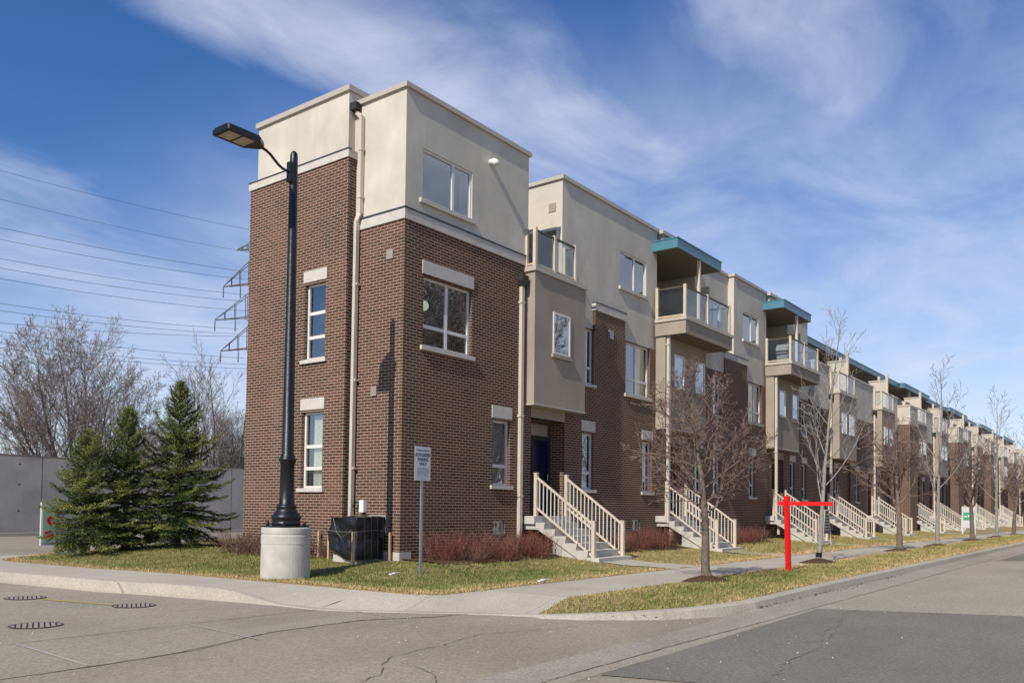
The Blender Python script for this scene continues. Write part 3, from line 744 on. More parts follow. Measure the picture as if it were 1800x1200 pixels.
# lit globe lamp behind the big window of the corner house
t = NT('lamp_glow'); t.b.inputs['Emission Color'].default_value = (.85, 1, .75, 1); t.b.inputs['Emission Strength'].default_value = .55
T = thing('ceiling_lamp', 'small lit globe lamp seen through the large second floor window of the corner house', 'lamp', (.95, .30, 6.3))
m = MB(); m.lathe([(.01, 5.66), (.075, 5.68), (.115, 5.74), (.12, 5.80), (.09, 5.87), (.03, 5.90)], .95, .30, 14); mk('globe', m, 'lamp_glow', T, smooth=True)
m = MB(); m.tube([(.95, .30, 5.9), (.95, .30, 6.36)], .012, 6); mk('cord', m, 'black_iron', T)
# barbecue on the third house's balcony
t = thing('barbecue', 'silver barbecue standing on the balcony under the second teal canopy', 'barbecue', (22.6, -.45, 7.41))
m = MB(); m.box(22.3, 22.9, -.7, -.25, 7.5, 7.95); mk('cart', m, 'bbq_steel', t)
m = MB(); m.prism([(22.28, 8.0), (22.28, 8.12), (22.4, 8.28), (22.8, 8.28), (22.92, 8.12), (22.92, 8.0)], 1, -.72, -.22); mk('lid', m, 'bbq_steel', t)
for x in (22.35, 22.85):
    m = MB(); m.box(x-.02, x+.02, -.66, -.30, 7.41, 7.5); mk('leg', m, 'black_iron', t)
m = MB(); m.box(22.28, 22.92, -.72, -.22, 7.955, 7.995); mk('control_panel', m, 'black_iron', t)

# ------------------------------------------------------------------ stairs with handrails
def entry_stairs(x0, x1, label, yb=-2.3, z_top=.96, skirt=True):
    T = thing('entry_stairs', label, 'stairs', ((x0+x1)/2, yb, -.2), 'concrete entry stairs up to the front doors')
    n = 7; zb = -.20; r = (z_top-zb)/n; run = (-.35-yb)/(n-1)
    # stepped profile with a sloping underside
    prof = [(-.02, z_top-.005), (-.35, z_top-.005)]
    y, z = -.35, z_top
    for k in range(n-1):
        z -= r; prof.append((y+.02, z)); y -= run; prof.append((y, z-.0))
    prof += [(y, zb-.05), (y+.30, zb-.05), (-.45, z_top-.34), (-.02, z_top-.34)]
    m = MB(); m.prism(prof, 0, x0-.05, x1+.05); s = mk('steps', m, 'step_concrete', T)
    m = MB(); m.box(x0-.12, x1+.12, -.40, -.005, z_top-.20, z_top); mk('landing', m, 'step_concrete', T)
    if skirt:
        m = MB(); m.prism([(-.9, -.2), (-.9, .38), (yb+.45, -.2)], 0, x0+.0, x1-.0); mk('foundation', m, 'step_concrete', T)
    for x in (x0+.05, x1-.05):
        m = MB(); yt, yl = -.33, yb+.22; a, b = z_top+1.03, zb+r*1.+.80
        m.bar((x, yt, a-.02), (x, yl, b), .055, .05); m.bar((x, yt, a-.80), (x, yl, b-.78), .05, .045)
        h = mk('handrail', m, 'rail_tan', T)
        for (yy, z0, z1) in ((yt, z_top-.02, a+.07), (yl, zb+r*.9, b+.09)):
            m = MB(); m.box(x-.045, x+.045, yy-.045, yy+.045, z0, z1); m.box(x-.055, x+.055, yy-.055, yy+.055, z1, z1+.02); mk('post', m, 'rail_tan', h)
        m = MB(); k = 15
        for i in range(1, k):
            f = i/k; yy = yt+(yl-yt)*f; zt = a-.05+(b-a)*f; zz = a-.80+(b-.78-a+.80)*f
            m.box(x-.012, x+.012, yy-.012, yy+.012, zz, zt)
        o = mk('pickets', m, 'picket_grey', h)
    return T
S1 = entry_stairs(4.55, 6.07, 'nearest concrete entry stairs with tan railings, beside the corner townhouse')
for x, lab in ((11.90, 'second concrete entry stairs from the corner, behind the dense reddish tree'), (21.68, 'third concrete entry stairs from the corner, behind the red sign post'), (29.2, 'fourth concrete entry stairs from the corner, past the red sign post'),
        (37.3, 'fifth concrete entry stairs, behind the forked brown tree'), (46.9, 'sixth concrete entry stairs, behind the second pale-barked tree'), (54.4, 'seventh concrete entry stairs, near the white and green sign'), (63.8, 'eighth concrete entry stairs, far along the street'),
        (71.2, 'ninth concrete entry stairs, far along the street'), (80.6, 'tenth concrete entry stairs, very far along the street'), (88.0, 'last concrete entry stairs at the far end of the row')):
    dup(S1, (x+.76, -2.3, -.2), lab)

# ------------------------------------------------------------------ ground, lawn, pavements, road
def lerp_tab(tab, v):
    if v <= tab[0][0]: return tab[0][1]
    for (a, x), (b, y) in zip(tab, tab[1:]):
        if v <= b: return x+(y-x)*(v-a)/(b-a)
    return tab[-1][1]
EDGE = [(-4.25, -3.30), (-3.9, -3.58), (-3.0, -3.66), (-1.7, -3.72), (.5, -3.86), (2.4, -3.95), (4.57, -4.36), (6., -4.45), (7.6, -4.62), (8.3, -4.62), (8.8, -4.45), (9.5, -3.8), (10.1, -3.1), (11., -2.), (12.5, .4), (14, 3.2)]

def lawn_z(x, y):
    d = min(y+4.25-.9, x-lerp_tab(EDGE, y)-.9)
    return -.19+.18*smooth(d/3.0)+.014*noise.noise(Vector((x*1.3, y*1.3, 0)))
def straw(x, y):
    """how worn and yellow: kerb-side rim and patches"""
    e = min(abs(x-lerp_tab(EDGE, y)), abs(y+4.25) if x > -3.4 else 9)
    return .05+.50*math.exp(-(e/.55)**2)+.24*smooth((x-.5)/6)*(1 if y < 0 else 0)+.10*noise.noise(Vector((x*.9, y*.9, 3)))
m = MB(); m.box(-600, 900, -600, 900, -.62, -.46); struct('ground', m, 'far_ground')
m = MB(); m.quad((-70, -30, -.40), (150, -30, -.40), (150, 45, -.40), (-70, 45, -.40)); struct('road', m, 'asphalt')
def sheet(name, pts, z, mat):
    mb = MB(); mb.v = [(x, y, z) for x, y in pts]; mb.f = [tuple(range(len(pts)))]; return struct(name, mb, mat)
sheet('driveway', [(-30, -4.92), (-8.9, -4.92), (-7.9, -4.82), (-6.6, -4.35), (-5.1, -4.35), (-4.2, -4.85), (-2.9, -5.1), (-3.4, -4.2), (-4.3, -2.6), (-4.6, 0), (-4.9, 3), (-5.3, 6), (-5.9, 9), (-5.9, 30), (-30, 30)], -.395, 'drive_concrete')
m = MB(); P = [(-30, 0), (-3.2, 0), (-2.0, .02), (-.6, .05), (8, .06), (150, .06)]
for (a, ha), (b, hb) in zip(P, P[1:]):
    m.quad((a, -8.62, -.3955), (b, -8.62, -.3955), (b, -8.1, -.3955+hb), (a, -8.1, -.3955+ha))
    if a > -.7: m.quad((a, -8.1, -.3955+ha), (b, -8.1, -.3955+hb), (b, -7.5, -.3955+hb), (a, -7.5, -.3955+ha))
struct('gutter', m, 'gutter')
sheet('road_lane', [(-40, -8.95), (.75, -8.80), (1.9, -11.4), (3.5, -16), (26, -16), (18.9, -9.2), (18.9, -8.85), (150, -8.70), (150, -8.621), (-40, -8.621)], -.3965, 'asphalt_light')
sheet('road_patch', [(-6.25, -8.86), (.66, -8.71), (1.82, -11.43), (3.4, -16), (-4.5, -16), (-5.3, -12)], -.392, 'asphalt_dark')
sheet('road_patch', [(19.0, -8.95), (150, -8.7), (150, -16), (26.2, -16)], -.392, 'asphalt_dark')
# lawn round the corner house and along the row
def lawn_sheet(name, ys, xl, xr, nx, zf, sf, power=2.2):
    m = MB(); strawv = []
    for y in ys:
        a, b = xl(y), xr(y)
        for i in range(nx+1):
            x = a+(b-a)*(i/nx)**power; m.v.append((x, y, zf(x, y))); m.a.append(sf(x, y))
    for j in range(len(ys)-1):
        for i in range(nx):
            k = j*(nx+1)+i; m.f.append((k, k+1, k+nx+2, k+nx+1))
    n0 = len(m.v)                                         # skirt at the outer rim
    for j in range(len(ys)-1):
        k, k2 = j*(nx+1), (j+1)*(nx+1)
        i = len(m.v); m.v += [(*m.v[k][:2], -.44), (*m.v[k2][:2], -.44)]; m.a += [.4, .4]; m.f.append((k, k2, i+1, i))
    for i in range(nx):
        q = len(m.v); m.v += [(*m.v[i][:2], -.44), (*m.v[i+1][:2], -.44)]; m.a += [.4, .4]; m.f.append((i, q, q+1, i+1))
    o = struct(name, m, 'lawn', smooth=True, attr='straw'); return o
ys = [-4.25+.14*k for k in range(33)]+[.5+.25*k for k in range(56)]
lawn_sheet('lawn', ys, lambda y: lerp_tab(EDGE, y), lambda y: 112 if y < .4 else 6., 150, lawn_z, straw)
KIN = [(-7.93, -.40), (-7.80, -.95), (-7.53, -1.70), (-6.99, -2.42), (-6.5, -2.85), (-6.05, -3.10), (-5.86, -3.0)]
def bl_z(x, y):
    tip = smooth((x+3.3)/4.2); low = -.375*(1-tip)-.205*tip+tip*.05*math.sin(math.pi*min(1, max(0, (y+7.93)/2.08)))
    edge = -.365+.165*smooth((x+3.05)/.85); w = smooth((y+6.7)/.8)
    return low+(edge-low)*w+.010*tip*noise.noise(Vector((x*1.5, y*1.5, 7)))
def bl_straw(x, y):
    e = min(abs(y+7.93), abs(y+5.86)); return .10+.34*math.exp(-(e/.38)**2)+.20*smooth((x-2)/8)+.12*noise.noise(Vector((x*.8, y*.8, 5)))
lawn_sheet('boulevard_grass', [-7.93+.13*k for k in range(16)]+[-5.86], lambda y: lerp_tab(KIN, y), lambda y: 112, 150, bl_z, bl_straw)
# pavement along the street, round the corner and up the side
m = MB(); m.quad((-2.2, -5.86, -.195), (150, -5.86, -.195), (150, -4.25, -.195), (-2.2, -4.25, -.195)); m.quad((-2.2, -5.86, -.44), (150, -5.86, -.44), (150, -5.86, -.195), (-2.2, -5.86, -.195)); struct('pavement', m, 'sidewalk')
KERB_IN = [(-2.95, -4.66), (-1.6, -4.72), (.5, -5.10), (1.7, -5.42), (4.5, -5.80), (7., -6.05), (9.5, -6.4), (13, -7.2)]
m = MB(); yy = [-2.95+.225*k for k in range(60)]
def sink(y): return -.20-.182*smooth((-.7-y)/1.6)
for y in yy:
    m.v.append((lerp_tab(KERB_IN, y), y, sink(y))); m.v.append((lerp_tab(EDGE, y)+.01, y, -.196))
for k in range(len(yy)-1): m.f.append((2*k, 2*k+1, 2*k+3, 2*k+2))
struct('pavement', m, 'sidewalk_side')
# dropped corner between the two pavements
m = MB()
inner = [(-3.65, -2.95), (-3.62, -3.4), (-3.57, -3.9), (-3.29, -4.25), (-2.7, -4.25), (-2.2, -4.25), (-2.2, -5.0), (-2.2, -5.86)]
outer = [(-4.66, -2.95), (-4.50, -3.35), (-4.28, -3.75), (-4.06, -4.12), (-3.85, -4.45), (-3.5, -4.95), (-3.25, -5.4), (-3.05, -5.86)]
ramp_top = [-.382, -.384, -.385, -.386, -.386, -.386, -.384, -.37]
n = len(inner)
for k in range(n):
    a, b = inner[k], outer[k]
    for f in (0, .33, .66, 1):
        m.v.append((a[0]+(b[0]-a[0])*f, a[1]+(b[1]-a[1])*f, -.196+(ramp_top[k]+.196)*smooth(f)))
for k in range(n-1):
    for j in range(3): i = 4*k+j; m.f.append((i, i+1, i+5, i+4))
struct('pavement_ramp', m, 'sidewalk_side', smooth=True)
def kerb(name, pts, w, tops, side):
    """pts: inner top line; the stone leans out towards the road"""
    m = MB(); n = len(pts)
    for k, (x, y) in enumerate(pts):
        a = Vector(pts[max(k-1, 0)]); b = Vector(pts[min(k+1, n-1)]); d = (b-a).normalized(); nr = Vector((d.y, -d.x))*side
        z = tops[k]
        for off, zz in ((0, -.45), (0, z), (w*.62, z-.005), (w*.8, z-.025), (w, max(-.41, z-.16)), (w*1.05, -.45)):
            m.v.append((x+nr.x*off, y+nr.y*off, zz))
    for k in range(n-1):
        for j in range(5): i = 6*k+j; m.f.append((i, i+1, i+7, i+6))
    m.f.append(tuple(range(6))); m.f.append(tuple(6*(n-1)+j for j in range(6))[::-1])
    return struct(name, m, 'kerb')
kerb('kerb', [(-3.02, -5.88), (-3.10, -6.05), (-2.85, -6.5), (-2.42, -6.99), (-2.1, -7.28), (-1.70, -7.53), (-1.3, -7.69), (-.95, -7.80), (-.40, -7.93), (3, -7.93), (8, -7.93), (15, -7.93), (30, -7.93), (60, -7.93), (120, -7.93)], .2, [-.365, -.35, -.325, -.295, -.275, -.26, -.25, -.24, -.225, -.20]+[-.19]*5, 1)
kl = [(lerp_tab(KERB_IN, y), y) for y in [12, 10, 8.5, 7, 5.5, 4.5, 3, 1.7, .5, -.6, -1.0, -1.4, -1.8, -2.2, -2.95]]+outer[1:8]
kerb('kerb', kl, .20, [-.192]*10+[sink(y)+.006 for y in (-1.0, -1.4, -1.8, -2.2, -2.95)]+[z+.004 for z in ramp_top[1:8]], 1)
# mulch rings, walks to the stairs, island kerb on the far side
m = MB()
for x in (4.6, 11.95, 21.75, 29.3, 37.4, 47.0, 54.5):
    q = []
    for k in range(9):
        y = -2.12-(4.25-2.12)*k/8; q.append((y, max(lawn_z(x, y), lawn_z(x+1.4, y))+.014 if k < 8 else -.19))
    for (a, za), (b, zb) in zip(q, q[1:]): m.quad((x, a, za), (x, b, zb), (x+1.45, b, zb), (x+1.45, a, za))
struct('walkway', m, 'sidewalk_side')
m = MB(); m.box(-8, 60, 28.6, 28.9, -.45, -.25); struct('kerb', m, 'kerb')
# cracks and paint in the road
def ribbon(name, pts, w, z, mat, jit=0, seed=1):
    rg = random.Random(seed); P = []
    for (a, b) in zip(pts, pts[1:]):
        n = max(1, int(math.dist(a, b)/.12)) if jit else 1
        for k in range(n): P.append((a[0]+(b[0]-a[0])*k/n+rg.uniform(-jit, jit), a[1]+(b[1]-a[1])*k/n+rg.uniform(-jit, jit)))
    P.append(pts[-1]); m = MB()
    for k, p in enumerate(P):
        a = Vector(P[max(k-1, 0)]); b = Vector(P[min(k+1, len(P)-1)]); d = (b-a).normalized()
        ww = w*(rg.uniform(.4, 1.3) if jit else 1)/2
        m.v += [(p[0]-d.y*ww, p[1]+d.x*ww, z), (p[0]+d.y*ww, p[1]-d.x*ww, z)]
    for k in range(len(P)-1): m.f.append((2*k, 2*k+1, 2*k+3, 2*k+2))
    return struct(name, m, mat)
ribbon('road_crack', [(-5.6, -10.2), (-4.2, -9.95), (-3.2, -9.95), (-1.9, -9.6), (-1.0, -9.55), (.3, -9.2), (1.0, -9.25)], .014, -.3875, 'crack', .035, 1)
ribbon('road_crack', [(-3.4, -9.5), (-2.6, -9.85), (-2.0, -9.75), (-1.5, -10.0)], .012, -.3872, 'crack', .035, 8)
ribbon('road_crack', [(-8.6, -7.6), (-7.6, -7.3), (-6.9, -6.7), (-6.0, -6.6), (-5.0, -6.4), (-3.6, -6.9)], .013, -.3915, 'crack', .04, 2)
ribbon('road_crack', [(-7.9, -8.3), (-7.2, -7.6), (-7.0, -7.0)], .011, -.3912, 'crack', .03, 3)
ribbon('road_crack', [(-9.6, -4.94), (-8.2, -4.86), (-6.6, -4.36), (-5.1, -4.36), (-4.2, -4.86), (-3.2, -5.1)], .014, -.3905, 'crack', .02, 4)
ribbon('road_crack', [(-8.2, -8.66), (-4.4, -8.60), (-1.0, -8.63), (.9, -8.63)], .014, -.3903, 'crack', .012, 5)
ribbon('road_crack', [(.9, -8.63), (18, -8.62), (60, -8.63)], .014, -.3903, 'crack', .012, 6)
ribbon('driveway_joint', [(-6.87, -3.0), (-7.05, -4.75)], .032, -.3885, 'paint_worn')
ribbon('driveway_joint', [(-4.45, -3.2), (-4.66, -4.55)], .032, -.3885, 'paint_worn')
ribbon('driveway_joint', [(-8.97, -3.04), (-9.08, -4.88)], .032, -.3885, 'paint_worn')
ribbon('driveway_joint', [(-9.6, -3.02), (-6.87, -3.0), (-4.6, -3.02)], .018, -.3883, 'crack', .01, 7)
ribbon('yellow_line', [(-6.80, 1.20), (-6.45, -.30)], .10, -.3886, 'yellow_paint')
for x, y, lab in ((-6.91, 1.63, 'round iron grate in the driveway at the left end of the yellow line'), (-6.30, -.62, 'round iron grate in the driveway at the right end of the yellow line'), (-8.2, -1.74, 'nearest round iron grate in the driveway, at the left edge')):
    T = thing('drain_grate', lab, 'drain grate', (x, y, -.39), 'round iron grates in the driveway')
    m = MB(); r = .31; n = 36
    for k in range(n):
        a, b = 2*math.pi*k/n, 2*math.pi*(k+1)/n
        m.quad((x+r*math.cos(a), y+r*math.sin(a), -.386), (x+r*math.cos(b), y+r*math.sin(b), -.386), (x+.26*math.cos(b), y+.26*math.sin(b), -.386), (x+.26*math.cos(a), y+.26*math.sin(a), -.386))
    mk('rim', m, 'rim_iron', T)
    m = MB()
    vd = Vector((x+13.11, y+13.01)).normalized(); vn = Vector((-vd.y, vd.x))
    for k in range(-4, 5):
        u = k*.064; h = math.sqrt(max(0, .262**2-u*u)); c = Vector((x, y))+vn*u
        m.bar((c.x-vd.x*h, c.y-vd.y*h, -.387), (c.x+vd.x*h, c.y+vd.y*h, -.387), .044, .005)
    mk('bars', m, 'vent_grey', T)
    m = MB(); m.v = [(x+.26*math.cos(2*math.pi*k/n), y+.26*math.sin(2*math.pi*k/n), -.3895) for k in range(n)]; m.f = [tuple(range(n))]; mk('pit', m, 'grate_iron', T)

# ------------------------------------------------------------------ grass blades
def blades(name, n, region, zf, sf, seed, hmin=.022, hmax=.058):
    rg = random.Random(seed); m = MB()
    for _ in range(n):
        p = region(rg)
        if p is None: continue
        x, y = p; z = zf(x, y)-.005; s = sf(x, y)+.30*noise.noise(Vector((x*2.1, y*2.1, 9)))
        for k in range(3):
            a = rg.uniform(0, 6.283); h = rg.uniform(hmin, hmax); w = rg.uniform(.004, .008); l = rg.uniform(.2, 1.1)*h
            dx, dy = math.cos(a), math.sin(a); ox, oy = rg.uniform(-.04, .04), rg.uniform(-.04, .04)
            tone = max(0, min(1, .22+.9*s+rg.uniform(-.22, .28)))
            m.tri((x+ox-dy*w, y+oy+dx*w, z), (x+ox+dy*w, y+oy-dx*w, z), (x+ox+dx*l, y+oy+dy*l, z+h), tone)
    o = mk(name, m, 'grass_blade', attr='tone'); o['kind'] = 'stuff'; return o
def reg_front(rg):
    x = -3.6+16*rg.random()**1.5; y = rg.uniform(-4.25, -.2)
    if x < lerp_tab(EDGE, y): return None
    if 4.55 < x < 6.1 and y < -.2: return None
    return x, y
def reg_side(rg):
    y = rg.uniform(-.2, 10.5); x = rg.uniform(-4.6, 1.2 if y > 5.3 else -.3)
    return (x, y) if x > lerp_tab(EDGE, y)+.02 else None
def reg_bl(rg):
    x = -3.2+18*rg.random()**1.4; y = rg.uniform(-7.92, -5.87)
    return (x, y) if x > lerp_tab(KIN, y)+.03 else None
blades('grass', 16000, reg_front, lawn_z, straw, 1)
blades('grass', 13000, reg_side, lawn_z, straw, 2)
blades('grass', 15000, reg_bl, bl_z, bl_straw, 3)

def reg_far(rg):
    x = 12+34*rg.random()**1.3; y = rg.uniform(-4.22, -.3); return x, y
def reg_far_bl(rg):
    x = 14+36*rg.random()**1.3; y = rg.uniform(-7.9, -5.88); return x, y
blades('grass', 11000, reg_far, lawn_z, straw, 4, .05, .10)
blades('grass', 9000, reg_far_bl, bl_z, bl_straw, 5, .05, .10)
rg = random.Random(50); m = MB()
for k in range(700):
    c = rg.random()
    if c < .5: x, y = rg.uniform(-1.5, 9), -8.0-abs(rg.gauss(0, .10)); z = -.335
    elif c < .8: x, y = rg.uniform(-3, 10), rg.uniform(-7.85, -5.9); z = bl_z(x, y)+.03
    else: x, y = rg.uniform(-3.5, 6), rg.uniform(-4.2, -1.2); z = lawn_z(x, y)+.03
    a = rg.uniform(0, 6.28); r = rg.uniform(.012, .035)
    if z == -.335 and x < -.4: continue
    m.tri((x+r*math.cos(a), y+r*math.sin(a), z+rg.uniform(0, .015)), (x+r*math.cos(a+2.2), y+r*math.sin(a+2.2), z), (x+r*math.cos(a+4), y+r*math.sin(a+4), z+rg.uniform(0, .02)))
o = mk('leaf_litter', m, 'mulch'); o['kind'] = 'stuff'
m = MB()
for k in range(420):
    x, y = rg.uniform(-9.5, 4), rg.uniform(-10.8, 4)
    if y > -4.2 and x > -6.2: continue
    if y > -8.7 and x > -.9: continue
    r = rg.uniform(.004, .013)*(1.6 if rg.random() < .06 else 1); z = -.392; i = len(m.v)
    m.v += [(x+r, y, z), (x, y+r*.8, z), (x-r, y, z), (x, y-r*.9, z), (x, y, z+r*1.1)]
    for q in ((0, 1, 4), (1, 2, 4), (2, 3, 4), (3, 0, 4)): m.f.append(tuple(i+j for j in q))
o = mk('road_grit', m, 'stone'); o['kind'] = 'stuff'

# ------------------------------------------------------------------ street lamp
LX, LY = -3.05, -.05
T = thing('street_lamp', 'tall black street lamp on a round concrete footing at the lawn corner', 'street lamp', (LX, LY, -.2))
m = MB(); m.lathe([(.452, -.24), (.452, -.18), (.448, .40), (.446, .445), (.452, .45), (.452, .60), (.446, .605), (.438, .62), (.448, .65), (.448, .735), (.435, .75), (.05, .752)], LX, LY, 48); mk('footing', m, 'step_concrete', T, smooth=False)
m = MB(); m.box(LX-.30, LX+.30, LY-.30, LY+.30, .752, .785)
for sx in (-1, 1):
    for sy in (-1, 1): m.lathe([(.03, .785), (.03, .83), (.015, .86)], LX+sx*.24, LY+sy*.24, 8)
mk('base_plate', m, 'black_iron', T)
m = MB(); m.lathe([(.26, .785), (.265, .84), (.24, .86), (.255, .885), (.275, .925), (.27, .96), (.235, 1.0), (.195, 1.06), (.175, 1.10), (.185, 1.115), (.185, 1.15), (.165, 1.165), (.142, 1.19), (.134, 1.5), (.127, 1.93), (.145, 1.95), (.148, 1.985), (.16, 2.0), (.16, 2.04), (.135, 2.06), (.13, 2.10), (.112, 2.13), (.075, 7.55), (.072, 7.82), (.062, 7.86), (.035, 7.895), (.005, 7.90)], LX, LY, 28); mk('pole', m, 'black_iron', T, smooth=True)
m = MB(); m.box(LX-.125, LX-.06, LY-.055, LY+.055, 7.28, 7.66); mk('bracket', m, 'black_iron', T)
m = MB(); P = [(-.10, 7.47), (-.18, 7.475), (-.27, 7.49), (-.36, 7.53), (-.45, 7.595), (-.54, 7.66), (-.63, 7.70), (-.74, 7.72)]
m.tube([(LX+a, LY, z) for a, z in P], .026, 10, True); mk('arm', m, 'black_iron', T, smooth=True)
m = MB(); hx0, hx1, hw, hz = LX-.84, LX-1.60, .255, 7.70
out = [(hx0+.12, LY-.06), (hx0+.05, LY-.12), (hx0-.10, LY-hw), (hx1+.02, LY-hw), (hx1, LY-hw+.03), (hx1, LY+hw-.03), (hx1+.02, LY+hw), (hx0-.10, LY+hw), (hx0+.05, LY+.12), (hx0+.12, LY+.06)]
m.prism(out, 2, hz, hz+.075); m.prism([(LX+(x-LX)*.98-.02, LY+(y-LY)*.86) for x, y in out], 2, hz+.075, hz+.11)
hd = mk('lamp_head', m, 'black_iron', T)
for a in (hx1+.07, hx1+.36):
    m = MB(); m.box(a, a+.24, LY-.17, LY+.17, hz-.008, hz-.001); mk('lens', m, 'lens_glass', hd)
m = MB(); m.lathe([(.02, hz+.11), (.02, hz+.145), (.008, hz+.16)], hx1+.08, LY+.12, 8); mk('sensor', m, 'galv', hd)

# ------------------------------------------------------------------ signs
def letters(name, txt, size, x, y, z, parent, mat='sign_text', sx=1.0, bold=.0):
    cu = bpy.data.curves.new(name, 'FONT'); cu.body = txt; cu.size = size; cu.align_x = 'CENTER'; cu.extrude = .0006; cu.offset = bold
    o = bpy.data.objects.new('tmp', cu); COL.objects.link(o)
    me = bpy.data.meshes.new_from_object(o.evaluated_get(bpy.context.evaluated_depsgraph_get()))
    bpy.data.objects.remove(o); me.name = name
    px, py, pz = org(parent)
    me.transform(Matrix.Translation((x-px, y-py, z-pz)) @ Matrix.Rotation(math.pi/2, 4, 'X') @ Matrix.Scale(sx, 4, (1, 0, 0)))
    me.materials.clear(); me.materials.append(MATS[mat])
    q = bpy.data.objects.new(name, me); COL.objects.link(q); q.parent = parent; ORIGIN[q.name] = org(parent); return q
SX, SY = -1.46, -2.02
T = thing('parking_sign', 'grey parking notice with black lettering on a thin steel post in the lawn', 'sign', (SX, SY, -.18))
m = MB(); m.box(SX-.022, SX+.022, SY-.0, SY+.004, -.25, 2.25); m.box(SX-.03, SX-.022, SY-.0, SY+.022, -.25, 2.25); m.box(SX+.022, SX+.03, SY, SY+.022, -.25, 2.25); mk('post', m, 'galv', T)
m = MB(); m.box(SX-.215, SX+.215, SY-.006, SY-.001, 1.66, 2.30); bd = mk('board', m, 'sign_white', T)
yf = SY-.0075
letters('lettering', 'Private Property', .052, SX, yf, 2.215, bd, 'sign_text', 1.0)
letters('lettering', 'AUTHORIZED', .088, SX, yf, 2.115, bd, 'sign_text', .74, .0016)
letters('lettering', 'PARKING', .088, SX, yf, 2.030, bd, 'sign_text', .78, .0016)
letters('lettering', 'ONLY', .088, SX, yf, 1.945, bd, 'sign_text', .80, .0016)
m = MB(); rg = random.Random(4)
for k in range(8):
    z = 1.905-.018*k; x = SX-.155
    while x < SX+.14:
        w = rg.uniform(.02, .05); m.box(x, min(x+w, SX+.155), yf-.0006, yf+.001, z-.009, z); x += w+.009
x = SX-.165
while x < SX+.16:
    w = rg.uniform(.02, .06); m.box(x, min(x+w, SX+.17), yf-.0006, yf+.001, 1.735, 1.747); x += w+.01
x = SX-.12
while x < SX+.11:
    w = rg.uniform(.02, .05); m.box(x, min(x+w, SX+.12), yf-.0006, yf+.001, 1.692, 1.702); x += w+.01
mk('fine_print', m, 'sign_grey', bd)
# red estate agent's post
RX, RY = 5.70, -6.50
T = thing('sign_post', 'bright red wooden sign post with one arm, standing in the boulevard grass', 'sign post', (RX, RY, -.19))
m = MB(); m.bar((RX, RY, -.3), (RX-.06, RY+.02, 1.50), .095, .095); mk('post', m, 'red_paint', T)
m = MB(); m.bar((RX-.055, RY+.22, 1.335), (RX-.055, RY-.98, 1.33), .05, .085); a = mk('arm', m, 'red_paint', T)
m = MB()
for y in (-.25, -.85): m.tube([(RX-.055, RY+y, 1.29), (RX-.055, RY+y, 1.25)], .006, 5)
mk('hook', m, 'galv', a)
# white and green agent's board further on
T = thing('estate_sign', 'small white and green board on two legs on the far lawn', 'sign', (47.6, -3.6, -.1))
X0 = 47.6
m = MB(); m.box(X0-.02, X0+.02, -4.0, -3.2, .25, 1.55); b = mk('board', m, 'sign_white', T)
m = MB(); m.box(X0-.025, X0-.0201, -3.96, -3.24, .72, 1.22); mk('green_band', m, 'sign_green', b)
m = MB(); m.box(X0-.03, X0-.0251, -3.8, -3.55, .9, 1.08); m.box(X0-.03, X0-.0251, -3.5, -3.35, .9, 1.0); m.box(X0-.03, X0-.0251, -3.85, -3.4, .42, .52); mk('lettering', m, 'sign_white', b)
for y in (-3.95, -3.25):
    m = MB(); m.box(X0-.04, X0+.04, y-.04, y+.04, -.2, 1.6); mk('leg', m, 'sign_white', T)
# grey folding board near the third stairs
T = thing('folding_board', 'grey slatted folding board leaning beside the third stairs', 'board', (21.0, -2.7, -.15))
m = MB()
m.prism([(20.55, .30), (21.45, .30), (21.18, 1.18), (20.75, 1.18)], 1, -2.74, -2.70); f = mk('panel', m, 'board_grey', T)
m = MB()
for k in range(6): z = .42+.12*k; m.box(20.66+.028*k, 21.38-.03*k, -2.75, -2.741, z, z+.05)
mk('slats', m, 'meter_grey', f)
m = MB(); m.bar((20.42, -2.72, -.2), (20.75, -2.72, 1.22), .05); m.bar((21.58, -2.72, -.2), (21.18, -2.72, 1.22), .05); m.bar((20.72, -2.72, 1.22), (21.21, -2.72, 1.22), .06); mk('frame', m, 'rail_tan', T)

# ------------------------------------------------------------------ wrapped unit with stakes
T = thing('wrapped_unit', 'outdoor unit wrapped in black plastic and twine against the brick side wall', 'wrapped unit', (-.55, .85, -.08))
m = MB(); n = 14; x0, x1, y0, y1, z0, z1 = -.86, -.08, .40, 1.26, .02, .93
def wr(x, y, z):
    p = Vector((x, y, z)); d = Vector((noise.noise(p*2.6), noise.noise(p*2.6+Vector((9, 0, 0))), noise.noise(p*2.6+Vector((0, 9, 0)))))*.075+Vector((noise.noise(p*8), noise.noise(p*8+Vector((4, 0, 0))), 0))*.03
    k = 1-.06*smooth((z-.1)/.5)*0
    lift = .16*smooth((.35-z)/.3)*smooth((y-.7)/.5)        # torn hem on the lamp side
    return (x+d.x*(1 if z > .06 else .6), y+d.y, z+d.z*.6+lift)
for f in range(5):
    b0 = len(m.v)
    for i in range(n+1):
        for j in range(n+1):
            u, v = i/n, j/n
            q = ((x0, y0+(y1-y0)*u, z0+(z1-z0)*v), (x1, y0+(y1-y0)*u, z0+(z1-z0)*v), (x0+(x1-x0)*u, y0, z0+(z1-z0)*v), (x0+(x1-x0)*u, y1, z0+(z1-z0)*v), (x0+(x1-x0)*u, y0+(y1-y0)*v, z1))[f]
            m.v.append(wr(*q))
    for i in range(n):
        for j in range(n): k = b0+i*(n+1)+j; m.f.append((k, k+1, k+n+2, k+n+1))
mk('plastic_wrap', m, 'black_wrap', T, smooth=True)
m = MB()
